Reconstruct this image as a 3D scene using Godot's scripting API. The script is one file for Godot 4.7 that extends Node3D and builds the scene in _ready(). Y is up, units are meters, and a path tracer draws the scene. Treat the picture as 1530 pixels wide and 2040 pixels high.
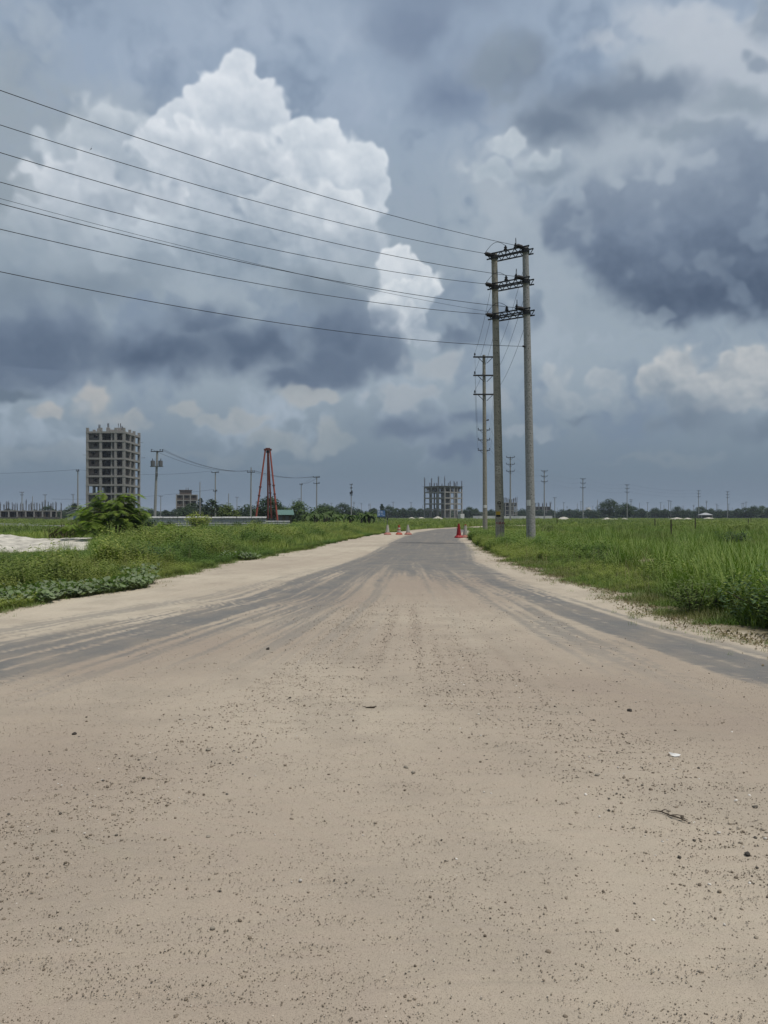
extends Node3D
# A sandy road between green plots under a cloudy sky. Metres; the camera stands at the origin and looks north (-z).
# Ground places are written as (x, d): d metres north of the camera, z = -d.

const EYE := 1.5

func _ready():
	# ---- camera, sky, sun, exposure
	var cam := Camera3D.new(); cam.name = "camera"; cam.fov = 68.0; cam.near = 0.05; cam.far = 4000.0
	add_child(cam); cam.position = Vector3(0, EYE, 0); cam.rotation_degrees.x = 0.3; cam.current = true
	var env := Environment.new(); env.background_mode = Environment.BG_SKY; env.tonemap_mode = Environment.TONE_MAPPER_LINEAR
	env.tonemap_exposure = 1.0
	env.sdfgi_enabled = true; env.ssao_enabled = true; env.ssil_enabled = true
	var sm := PanoramaSkyMaterial.new(); sm.panorama = ImageTexture.create_from_image(sky_image())
	env.sky = Sky.new(); env.sky.sky_material = sm
	var we := WorldEnvironment.new(); we.environment = env; we.name = "environment"; add_child(we)
	var sun := DirectionalLight3D.new(); sun.name = "sun"; sun.light_energy = 1.0; sun.light_angular_distance = 6.0
	sun.light_color = Color(1.0, 0.97, 0.93); sun.shadow_enabled = true; add_child(sun)
	sun.look_at_from_position(Vector3(20, 62, 14), Vector3.ZERO)
	env.fog_enabled = true; env.fog_density = 0.0002; env.fog_light_color = Color(0.80, 0.85, 0.92)
	# ---- the setting
	make_materials()
	make_ground()
	make_road()
	make_sand_bank()
	make_bare_soil()
	# ---- buildings and big things
	make_tower()
	make_bare_frame()
	make_small_buildings()
	make_power_lines()
	make_fence_and_yard()
	make_tripod()
	make_cones()
	make_sign()
	# ---- growth
	make_trees()
	make_shrubs()
	make_ground_cover()
	# ---- small things on the road
	make_gravel()
	make_litter()

# ---------------------------------------------------------------- mesh building
class Geo:
	var v := PackedVector3Array()
	var n := PackedVector3Array()
	var c := PackedColorArray()
	var ix := PackedInt32Array()
	var col := Color.WHITE
	func vert(p: Vector3, q: Vector3) -> int:
		v.append(p); n.append(q); c.append(col)
		return v.size() - 1
	func tri(a: Vector3, b: Vector3, d: Vector3) -> void:   # corners counter-clockwise seen from outside
		var q := (b - a).cross(d - a).normalized()
		var i := vert(a, q); vert(b, q); vert(d, q)
		ix.append_array([i, i + 2, i + 1])
	func face(i: int, j: int, k: int) -> void:   # a triangle of given vertices whose front follows their normals
		if (v[j] - v[i]).cross(v[k] - v[i]).dot(n[i]) > 0.0: ix.append_array([i, k, j])
		else: ix.append_array([i, j, k])
	func quad(a: Vector3, b: Vector3, d: Vector3, e: Vector3) -> void:
		var q := (b - a).cross(d - a).normalized()
		var i := vert(a, q); vert(b, q); vert(d, q); vert(e, q)
		ix.append_array([i, i + 2, i + 1, i, i + 3, i + 2])
	func box(o: Vector3, s: Vector3, b := Basis()) -> void:
		var h := s * 0.5
		var P := []
		for k in 8: P.append(o + b * Vector3(h.x if k & 1 else -h.x, h.y if k & 2 else -h.y, h.z if k & 4 else -h.z))
		quad(P[4], P[5], P[7], P[6]); quad(P[1], P[0], P[2], P[3]); quad(P[5], P[1], P[3], P[7])
		quad(P[0], P[4], P[6], P[2]); quad(P[6], P[7], P[3], P[2]); quad(P[0], P[1], P[5], P[4])
	func bar(a: Vector3, b: Vector3, w: float, t: float) -> void:   # a square bar from a to b
		var y := (b - a).normalized()
		var x := y.cross(Vector3(0, 0, 1) if absf(y.z) < 0.9 else Vector3(1, 0, 0)).normalized()
		box((a + b) * 0.5, Vector3(w, a.distance_to(b), t), Basis(x, y, x.cross(y)))
	func tube(pts: Array, radii: Array, sides := 8, caps := true) -> void:
		var prev := Vector3.ZERO
		var base := v.size()
		for i in pts.size():
			var p: Vector3 = pts[i]
			var t: Vector3 = (pts[mini(i + 1, pts.size() - 1)] - pts[maxi(i - 1, 0)]).normalized()
			var x := t.cross(Vector3(0, 0, 1) if absf(t.z) < 0.9 else Vector3(1, 0, 0)).normalized()
			if prev != Vector3.ZERO: x = (prev - t * prev.dot(t)).normalized()
			prev = x
			var y := t.cross(x)
			for k in sides:
				var a := TAU * k / sides
				var q := x * cos(a) + y * sin(a)
				vert(p + q * float(radii[i]), q)
		for i in pts.size() - 1:
			for k in sides:
				var k2 := (k + 1) % sides
				var a := base + i * sides + k; var b := base + i * sides + k2
				ix.append_array([a, a + sides, b, b, a + sides, b + sides])
		if caps:
			for e in 2:
				var i := (pts.size() - 1) * e
				var q: Vector3 = (pts[i] - pts[i - 1 if e else 1]).normalized()
				var o := vert(pts[i], q)
				for k in sides: vert(v[base + i * sides + k], q)
				for k in sides:
					if e: ix.append_array([o, o + 1 + (k + 1) % sides, o + 1 + k])
					else: ix.append_array([o, o + 1 + k, o + 1 + (k + 1) % sides])
	func leaf(o: Vector3, dir: Vector3, side: Vector3, up: Vector3, ln: float, w: float, fold := 0.12) -> void:
		var m := o + dir * ln * 0.45 + up * ln * fold
		var t := o + dir * ln
		var l := o + dir * ln * 0.5 - side * w * 0.5
		var r := o + dir * ln * 0.5 + side * w * 0.5
		var ql := (m - o).cross(l - o).normalized()
		var qr := (r - o).cross(m - o).normalized()
		if ql.y < 0.0: ql = -ql
		if qr.y < 0.0: qr = -qr
		var i := vert(o, ql); vert(l, ql); vert(t, ql); vert(m, (ql + qr).normalized()); vert(r, qr)
		face(i + 1, i, i + 3); face(i + 1, i + 2, i + 3); face(i + 4, i + 3, i); face(i + 4, i + 3, i + 2)
	func blade(o: Vector3, dir: Vector3, ln: float, w: float, droop: float) -> void:   # a bent grass blade
		var side := dir.cross(Vector3.UP)
		side = (side if side.length() > 0.01 else Vector3.RIGHT).normalized() * w * 0.5
		var flat := Vector3(dir.x, 0, dir.z).normalized()
		var p := [o, o + dir * ln * 0.4, o + dir * ln * 0.72 + (flat * 0.12 - Vector3(0, 0.05, 0)) * ln * droop * 3.0, o + dir * ln + (flat * 0.3 - Vector3(0, 0.22, 0)) * ln * droop * 3.0]
		var q := (p[2] - p[0] as Vector3).cross(side).normalized()
		if q.y < 0.0: q = -q
		q = (q + Vector3.UP * 0.5).normalized()
		var i := vert(p[0] - side, q); vert(p[0] + side, q); vert(p[1] - side * 0.9, q); vert(p[1] + side * 0.9, q); vert(p[2] - side * 0.6, q); vert(p[2] + side * 0.6, q); vert(p[3], q)
		face(i, i + 1, i + 2); face(i + 1, i + 3, i + 2); face(i + 2, i + 3, i + 4); face(i + 3, i + 5, i + 4); face(i + 4, i + 5, i + 6)
	func mesh(m: Material = null) -> ArrayMesh:
		var a := []
		a.resize(Mesh.ARRAY_MAX)
		a[Mesh.ARRAY_VERTEX] = v; a[Mesh.ARRAY_NORMAL] = n; a[Mesh.ARRAY_COLOR] = c; a[Mesh.ARRAY_INDEX] = ix
		var r := ArrayMesh.new()
		r.add_surface_from_arrays(Mesh.PRIMITIVE_TRIANGLES, a)
		if m: r.surface_set_material(0, m)
		return r

var taken := {}
func numbered(called: String) -> String:
	taken[called] = taken.get(called, -1) + 1
	return called if taken[called] == 0 else "%s_%03d" % [called, taken[called]]

func obj(called: String, m: Mesh, material: Material, parent: Node = null) -> MeshInstance3D:
	var o := MeshInstance3D.new()
	o.mesh = m
	o.material_override = material
	o.name = numbered(called) if parent == null else called
	(self if parent == null else parent).add_child(o, true)
	return o

func part(called: String, g: Geo, material: Material, parent: Node) -> MeshInstance3D:
	return obj(called, g.mesh(), material, parent)

func tag(o: Node, label: String, category: String, group := "") -> void:
	o.set_meta("label", label); o.set_meta("category", category)
	if group: o.set_meta("group", group)

func thing(called: String, label: String, category: String, at := Vector3.ZERO, turn := 0.0, group := "") -> Node3D:
	var o := Node3D.new()
	o.name = numbered(called)
	add_child(o)
	o.position = at; o.rotation.y = turn
	tag(o, label, category, group)
	return o

func copy(root: Node3D, at: Vector3, turn := 0.0, size := 1.0, label := "", group := "") -> Node3D:
	var r: Node3D = root.duplicate()
	r.name = numbered(String(root.name).rstrip("0123456789").rstrip("_"))
	add_child(r)
	r.position = at; r.rotation.y = turn; r.scale = Vector3.ONE * size
	if label: r.set_meta("label", label)
	if group: r.set_meta("group", group)
	return r

func stuff(called: String, label: String, category: String, m: Mesh, material: Material, where: Array, tints: Array) -> void:
	var mm := MultiMesh.new()
	mm.transform_format = MultiMesh.TRANSFORM_3D
	mm.use_colors = true
	mm.mesh = m
	mm.instance_count = where.size()
	for i in where.size():
		mm.set_instance_transform(i, where[i])
		mm.set_instance_color(i, tints[i])
	var o := MultiMeshInstance3D.new()
	o.name = numbered(called)
	o.multimesh = mm
	o.material_override = material
	add_child(o)
	tag(o, label, category)
	o.set_meta("kind", "stuff")

func structure(o: Node, label := "", category := "") -> void:
	o.set_meta("kind", "structure")
	if label: o.set_meta("label", label)
	if category: o.set_meta("category", category)

func along(table: Array, d: float) -> float:   # straight lines through [d, x] pairs
	if d <= table[0][0]: return table[0][1]
	for i in table.size() - 1:
		if d <= table[i + 1][0]:
			var t: float = (d - table[i][0]) / (table[i + 1][0] - table[i][0])
			return lerpf(table[i][1], table[i + 1][1], t)
	return table[-1][1]

# ---------------------------------------------------------------- materials
var M := {}

func noise_tex(seed_: int, freq: float, stops: Array, octaves := 5, kind := FastNoiseLite.TYPE_SIMPLEX_SMOOTH, size := 512, normal := 0.0) -> NoiseTexture2D:
	var f := FastNoiseLite.new()
	f.seed = seed_; f.frequency = freq; f.noise_type = kind; f.fractal_octaves = octaves
	var t := NoiseTexture2D.new()
	t.width = size; t.height = size; t.seamless = true; t.noise = f; t.generate_mipmaps = false
	if normal > 0.0:
		t.as_normal_map = true; t.bump_strength = normal
	else:
		var g := Gradient.new()
		g.offsets = PackedFloat32Array(stops.map(func(s): return s[0]))
		g.colors = PackedColorArray(stops.map(func(s): return s[1]))
		t.color_ramp = g
	return t

func sand_image() -> ImageTexture:
	# single grains: pale, dull and a few dark ones, each about two millimetres
	var rng := RandomNumberGenerator.new(); rng.seed = 2
	var im := Image.create(512, 512, false, Image.FORMAT_RGB8)
	for y in 512:
		for x in 512:
			var r := rng.randf()
			var b := 0.9 + 0.1 * rng.randf()
			im.set_pixel(x, y, Color(b, b, b) if r < 0.93 else Color(b, b, b) * rng.randf_range(0.55, 0.85))
	return ImageTexture.create_from_image(im)

func grey(x: float) -> Color:
	return Color(x, x, x)

func lin(r: float, g: float, b: float) -> Color:   # a linear base colour for albedo_color
	return Color(r, g, b).linear_to_srgb()

func mat(called: String, color: Color, rough := 0.85, tex: Texture2D = null, metres := 1.0, bump: Texture2D = null, depth := 0.4) -> StandardMaterial3D:
	var m := StandardMaterial3D.new()
	m.resource_name = called
	m.albedo_color = color; m.roughness = rough; m.metallic_specular = 0.35
	if tex or bump:
		m.uv1_triplanar = true; m.uv1_world_triplanar = true
		m.uv1_scale = Vector3.ONE / metres
	if tex: m.albedo_texture = tex
	if bump:
		m.normal_enabled = true; m.normal_texture = bump; m.normal_scale = depth
	M[called] = m
	return m

func leaf_mat(called: String, through: Color, rough := 0.6) -> void:
	var m := mat(called, Color.WHITE, rough)
	m.vertex_color_use_as_albedo = true
	m.cull_mode = BaseMaterial3D.CULL_DISABLED
	m.backlight_enabled = true; m.backlight = through
	m.metallic_specular = 0.3

func make_materials() -> void:
	var mottled := noise_tex(3, 0.012, [[0.0, grey(0.62)], [0.45, grey(0.86)], [0.7, grey(0.95)], [1.0, grey(1.0)]])
	var streaky := noise_tex(5, 0.02, [[0.0, grey(0.6)], [0.35, grey(0.85)], [0.6, grey(0.93)], [1.0, grey(1.0)]], 6)
	var rough := noise_tex(7, 0.05, [], 4, FastNoiseLite.TYPE_SIMPLEX_SMOOTH, 512, 4.0)
	var grain := noise_tex(10, 0.3, [], 3, FastNoiseLite.TYPE_VALUE, 1024, 4.0)
	var sand := mat("sand", Color.WHITE, 0.95, sand_image(), 0.8, grain, 0.2)
	sand.vertex_color_use_as_albedo = true
	sand.metallic_specular = 0.2
	mat("bank_sand", lin(0.60, 0.57, 0.495), 0.95, mottled, 5.0, rough, 0.15)
	mat("earth", Color.WHITE, 0.95, noise_tex(21, 0.01, [[0.0, lin(0.035, 0.055, 0.016)], [0.4, lin(0.06, 0.09, 0.026)], [0.62, lin(0.085, 0.11, 0.036)], [1.0, lin(0.15, 0.14, 0.075)]], 6, FastNoiseLite.TYPE_SIMPLEX_SMOOTH, 1024), 16.0, rough, 0.6)
	mat("concrete_olive", lin(0.335, 0.318, 0.268), 0.9, streaky, 1.3, rough, 0.35)
	mat("concrete_grey", lin(0.345, 0.345, 0.335), 0.9, streaky, 1.2, rough, 0.35)
	mat("concrete_frame", lin(0.34, 0.325, 0.305), 0.92, streaky, 3.0)
	mat("brick_brown", lin(0.135, 0.108, 0.09), 0.95, mottled, 2.5)
	mat("brick_grey", lin(0.125, 0.12, 0.11), 0.95, mottled, 2.5)
	mat("steel_dark", lin(0.04, 0.043, 0.048), 0.6, mottled, 0.6)
	mat("steel_grey", lin(0.12, 0.125, 0.13), 0.6)
	mat("insulator", lin(0.02, 0.018, 0.018), 0.55)
	mat("cable", lin(0.018, 0.02, 0.022), 0.6)
	mat("window_glass", lin(0.05, 0.06, 0.07), 0.12)
	mat("recess_shade", lin(0.05, 0.038, 0.03), 0.9)  # near-black tone that paints the shade inside holes and cracks, no rust
	mat("rebar", lin(0.085, 0.075, 0.07), 0.85)
	mat("shutter_wood", lin(0.10, 0.085, 0.065), 0.9)
	mat("tin_light", lin(0.58, 0.59, 0.59), 0.5, mottled, 1.5)
	mat("tin_mid", lin(0.45, 0.465, 0.475), 0.5, mottled, 1.5)
	mat("tin_white", lin(0.72, 0.72, 0.70), 0.55, mottled, 1.5)
	mat("tin_green", lin(0.12, 0.22, 0.195), 0.5, mottled, 1.0)
	mat("tin_wall", lin(0.16, 0.165, 0.17), 0.6, mottled, 1.0)
	mat("tripod_red", lin(0.40, 0.105, 0.075), 0.55, mottled, 0.8)
	mat("tripod_dark", lin(0.13, 0.045, 0.036), 0.6)
	mat("cone_red", lin(0.38, 0.022, 0.028), 0.55, mottled, 0.4)
	mat("cone_orange", lin(0.46, 0.075, 0.04), 0.55, mottled, 0.4)
	mat("cone_faded", lin(0.46, 0.20, 0.16), 0.7, mottled, 0.4)
	mat("cone_white", lin(0.60, 0.575, 0.50), 0.6, mottled, 0.4)
	mat("sign_blue", lin(0.085, 0.17, 0.36), 0.5)
	mat("sign_print", lin(0.42, 0.48, 0.58), 0.6)
	mat("paper_white", lin(0.62, 0.62, 0.60), 0.8)
	mat("paint_white", lin(0.45, 0.42, 0.36), 0.9)
	mat("paint_black", lin(0.02, 0.02, 0.02), 0.8)
	mat("paint_red", lin(0.17, 0.018, 0.022), 0.8)
	mat("paper_yellow", lin(0.36, 0.25, 0.04), 0.8)
	mat("tarp_blue", lin(0.035, 0.075, 0.22), 0.6)
	mat("bark", lin(0.10, 0.085, 0.065), 0.95, mottled, 0.5)
	mat("stick", lin(0.06, 0.048, 0.036), 0.95)
	mat("plumage", lin(0.02, 0.02, 0.02), 0.8)
	var st := mat("stone", Color.WHITE, 0.9)
	st.vertex_color_use_as_albedo = true
	mat("stone_dark", lin(0.05, 0.045, 0.04), 0.9)
	mat("stone_pale", lin(0.24, 0.215, 0.175), 0.9)
	leaf_mat("leaf", Color(0.66, 0.8, 0.3))
	leaf_mat("frond", Color(0.9, 1.0, 0.42))
	leaf_mat("blade", Color(0.6, 0.72, 0.28))
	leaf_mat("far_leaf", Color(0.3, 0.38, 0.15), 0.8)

# ---------------------------------------------------------------- ground and road
# edges of the sandy road, [d, x]
const LEFT := [[-14.0, -7.6], [4.0, -6.9], [12.1, -6.15], [14.9, -5.3], [17.2, -5.25], [25.2, -4.75], [35.4, -3.4], [48.3, -2.1], [66.7, 0.2], [87.0, 4.9], [103.0, 11.2], [113.0, 15.5], [128.0, 26.0]]
const RIGHT := [[-14.0, 4.6], [8.3, 4.2], [14.4, 4.2], [18.6, 4.1], [25.2, 3.95], [36.6, 4.5], [48.0, 5.4], [66.7, 7.4], [87.0, 12.0], [103.0, 21.0], [113.0, 32.0], [128.0, 55.0]]
# middle of the driven lane and its half width where the tar shows
const LANE := [[-14.0, 0.5], [8.0, 0.75], [25.0, 0.95], [31.5, 1.6], [48.0, 2.8], [67.0, 4.7], [87.0, 8.2], [103.0, 15.5], [113.0, 23.0], [128.0, 40.0]]

var edge_noise := FastNoiseLite.new()

func left_edge(d: float) -> float:
	return along(LEFT, d) + edge_noise.get_noise_2d(d * 2.0, 3.0) * 0.5
func right_edge(d: float) -> float:
	return along(RIGHT, d) + edge_noise.get_noise_2d(d * 2.0, 90.0) * 0.5

func make_ground() -> void:
	edge_noise.frequency = 0.22; edge_noise.fractal_octaves = 4; edge_noise.seed = 4
	var p := PlaneMesh.new()
	p.size = Vector2(3600, 3600); p.subdivide_width = 8; p.subdivide_depth = 8
	var o := obj("ground", p, M.earth)
	o.position = Vector3(0, -0.02, -600)
	structure(o)

var relief_fine := FastNoiseLite.new()
var relief_broad := FastNoiseLite.new()
func road_relief(x: float, d: float) -> float:
	var near := 1.0 - smoothstep(10.0, 30.0, d)
	return (relief_fine.get_noise_2d(x, d) * 0.016 + relief_broad.get_noise_2d(x, d) * 0.02) * (0.35 + 0.65 * near) + 0.006

# how wide the wheel tracks spread round the heap of gravel in the middle
func spread_left(d: float) -> float:
	return along([[3.0, 3.6], [8.0, 2.75], [14.0, 1.75], [18.6, 1.45], [25.0, 1.0]], d)
func spread_right(d: float) -> float:
	return along([[3.0, 2.3], [7.0, 1.8], [9.8, 1.5], [16.0, 1.15], [25.0, 1.0]], d)
func lane_q(x: float, d: float) -> float:
	var s := x - along(LANE, d)
	return s / (spread_left(d) if s < 0.0 else spread_right(d))

func make_road() -> void:
	var fine := relief_fine; fine.frequency = 0.9; fine.fractal_octaves = 5; fine.seed = 31
	var broad := relief_broad; broad.frequency = 0.16; broad.fractal_octaves = 4; broad.seed = 32
	var track := FastNoiseLite.new(); track.frequency = 1.0; track.fractal_octaves = 4; track.seed = 33
	var scuff := FastNoiseLite.new(); scuff.frequency = 1.0; scuff.fractal_octaves = 3; scuff.seed = 34
	var rows := PackedFloat32Array()
	var d := -12.0
	while d < 128.0:
		rows.append(d)
		d += 0.12 if d < 1.4 else maxf(0.011, d * 0.0062) if d < 12.0 else d * 0.012
	var cols := 280
	var g := Geo.new()
	var sand_warm := Color(0.345, 0.29, 0.232)
	var sand_pale := Color(0.515, 0.455, 0.36)
	var sand_dull := Color(0.30, 0.262, 0.212)
	var tar := Color(0.15, 0.155, 0.156)
	var soil := Color(0.16, 0.14, 0.085)
	for r in rows:
		var xl := left_edge(r) - 1.6
		var xr := right_edge(r) + 1.6
		var sl := left_edge(r); var sr := right_edge(r)
		var far := smoothstep(10.0, 26.0, r)
		for k in cols + 1:
			var u := 2.0 * k / cols - 1.0
			u = signf(u) * pow(absf(u), 1.5)
			var x := lerpf((xl + xr) * 0.5, xr if u > 0.0 else xl, absf(u))
			var q := lane_q(x, r)
			var a := absf(q)
			var b := broad.get_noise_2d(x, r)
			var f := fine.get_noise_2d(x, r)
			# wheel tracks run along the road: noise drawn out along it
			var t := track.get_noise_2d(q * 3.2, r * 0.07 + signf(q) * 40.0)
			var t2 := track.get_noise_2d(q * 15.0, r * 0.1 + 200.0)
			var t3 := track.get_noise_2d(q * 42.0, r * 0.16 + 400.0)
			var s := t * 1.1 + t2 * 1.1 + t3 * 0.5
			# tar shows in two bands beside the gravel and in the whole lane farther on
			var bands := exp(-pow((a - 1.66) / 0.42, 2.0)) * 0.74 + exp(-pow((a - 0.9) / 0.5, 2.0)) * 0.4 * smoothstep(5.0, 11.0, r) + (exp(-pow((a - 2.4) / 0.45, 2.0)) * 0.3 if q < 0.0 else 0.0)
			var lane := 1.0 - smoothstep(1.6, 2.7, a)
			var show := lerpf(bands * smoothstep(4.0, 7.5, r), lane * 0.86, far)
			var tar_part := clampf(smoothstep(0.28, 0.74, show + s * (0.8 - 0.42 * far)) * minf(1.0, show * 1.7), 0.0, 1.0) * 0.9
			var col := sand_warm.lerp(sand_pale, clampf(0.26 + b * 0.6 + smoothstep(1.2, 2.2, a) * 0.5 + s * 0.15 * smoothstep(5.0, 9.0, r), 0.0, 1.0))
			col = col.lerp(sand_dull, clampf(smoothstep(0.0, 0.5, f + b * 0.3) * 0.32, 0.0, 1.0))
			col = col.lerp(tar.lerp(sand_dull, clampf(0.18 + f * 0.5 + t2 * 0.3 + t3 * 0.2, 0.0, 1.0)), tar_part)
			# soil and litter where the growth begins
			var out := maxf(sl - x, x - sr)
			col = col.lerp(soil, smoothstep(-0.1, 0.7, out + f * 0.5))
			var near := 1.0 - smoothstep(10.0, 30.0, r)
			var sc := scuff.get_noise_2d(x * 1.3 + b * 2.0, r * 7.0)
			var lumps := fine.get_noise_2d(x * 9.0, r * 9.0 + 500.0)
			var y := (f * 0.016 + b * 0.02 + sc * 0.007 * (1.0 - tar_part) + lumps * 0.0045) * (1.0 - 0.8 * tar_part) * (0.35 + 0.65 * near) + (1.0 - tar_part) * 0.006
			# thin tyre lines drawn across the near sand
			for line in [[2.66, 0.05, 0.4], [3.05, -0.1, 1.7], [2.42, 0.09, 3.0], [3.5, 0.16, 0.2]]:
				var off: float = (r - line[0] - line[1] * x - 0.03 * sin(x * 1.7 + line[2])) / 0.022
				if absf(off) < 2.5: y += (exp(-pow(absf(off) - 1.3, 2.0) * 3.0) * 0.003 - exp(-off * off) * 0.005) * smoothstep(-0.15, 0.2, f + 0.1)
			# low ridges beside the wheel tracks
			y += (t2 * 0.008 + t3 * 0.003) * near * smoothstep(4.5, 8.0, r)
			g.col = col
			g.vert(Vector3(x, y, -r), Vector3.UP)
	for i in rows.size() - 1:
		for k in cols:
			var a := i * (cols + 1) + k
			var b := a + cols + 1
			g.ix.append_array([a, b, a + 1, a + 1, b, b + 1])
	# true normals of the relief
	for i in rows.size():
		for k in cols + 1:
			var a := i * (cols + 1)
			var dx := g.v[a + mini(k + 1, cols)] - g.v[a + maxi(k - 1, 0)]
			var dz := g.v[mini(i + 1, rows.size() - 1) * (cols + 1) + k] - g.v[maxi(i - 1, 0) * (cols + 1) + k]
			g.n[a + k] = dx.cross(dz).normalized()
	structure(part("road", g, M.sand, null))

func make_sand_bank() -> void:
	# a heap of pale sand dumped on the left plot
	var f := FastNoiseLite.new(); f.frequency = 0.35; f.fractal_octaves = 4; f.seed = 41
	var g := Geo.new()
	var nx := 70; var nz := 60
	for j in nz + 1:
		for i in nx + 1:
			var u := float(i) / nx * 2.0 - 1.0
			var w := float(j) / nz * 2.0 - 1.0
			var r := sqrt(u * u + w * w)
			var x := -19.0 + u * 7.5
			var d := 38.5 + w * 9.0
			var y := (0.26 + 0.5 * smoothstep(-0.05, -0.75, u) + f.get_noise_2d(x, d) * 0.22) * smoothstep(1.0, 0.62, r) - 0.06
			g.vert(Vector3(x, y, -d), Vector3.UP)
	for j in nz:
		for i in nx:
			var a := j * (nx + 1) + i
			g.ix.append_array([a, a + nx + 1, a + 1, a + 1, a + nx + 1, a + nx + 2])
	for j in nz + 1:
		for i in nx + 1:
			var a := j * (nx + 1)
			var dx := g.v[a + mini(i + 1, nx)] - g.v[a + maxi(i - 1, 0)]
			var dz := g.v[mini(j + 1, nz) * (nx + 1) + i] - g.v[maxi(j - 1, 0) * (nx + 1) + i]
			g.n[a + i] = dx.cross(dz).normalized()
	structure(part("sand_bank", g, M.bank_sand, null))

func make_bare_soil() -> void:
	# trodden soil showing through the grass on the right verge
	var f := FastNoiseLite.new(); f.frequency = 0.5; f.fractal_octaves = 5; f.seed = 44
	var g := Geo.new()
	var n := 60
	for j in n + 1:
		for i in n + 1:
			var x := 4.9 + 9.5 * i / n
			var d := 16.0 + 22.0 * j / n
			var s := f.get_noise_2d(x, d * 0.5)
			g.col = Color(0.155, 0.14, 0.075).lerp(Color(0.36, 0.30, 0.215), smoothstep(-0.1, 0.35, s)).lerp(Color(0.085, 0.105, 0.04), smoothstep(0.05, 0.4, f.get_noise_2d(x + 60.0, d)))
			g.vert(Vector3(x, -0.012 + s * 0.012, -d), Vector3.UP)
	for j in n:
		for i in n:
			var a := j * (n + 1) + i
			g.face(a, a + 1, a + n + 1); g.face(a + 1, a + n + 2, a + n + 1)
	structure(part("bare_soil", g, M.sand, null))

# ---------------------------------------------------------------- buildings
func rebar_bundle(g: Geo, at: Vector3, h: float, w: float, rng: RandomNumberGenerator) -> void:
	for k in 7:
		var o := Vector3(rng.randf_range(-w, w), 0, rng.randf_range(-w, w))
		g.bar(at + o, at + o * 1.15 + Vector3(rng.randf_range(-0.12, 0.12), h * rng.randf_range(0.72, 1.0), rng.randf_range(-0.12, 0.12)), 0.07, 0.07)

func wall_with_hole(g: Geo, a: Vector3, b: Vector3, y0: float, y1: float, h0: float, h1: float, s0: float, s1: float, t: float) -> void:
	# a wall from a to b (plan points) with an opening between shares h0..h1 of its length and heights s0..s1
	var run := b - a
	var x := run.normalized()
	var basis := Basis(x, Vector3.UP, x.cross(Vector3.UP))
	for piece in [[0.0, h0, y0, y1], [h1, 1.0, y0, y1], [h0, h1, y0, s0], [h0, h1, s1, y1]]:
		if piece[1] - piece[0] < 0.01 or piece[3] - piece[2] < 0.01: continue
		var m: Vector3 = a + run * (piece[0] + piece[1]) * 0.5
		g.box(Vector3(m.x, (piece[2] + piece[3]) * 0.5, m.z), Vector3(run.length() * (piece[1] - piece[0]), piece[3] - piece[2], t), basis)

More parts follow.
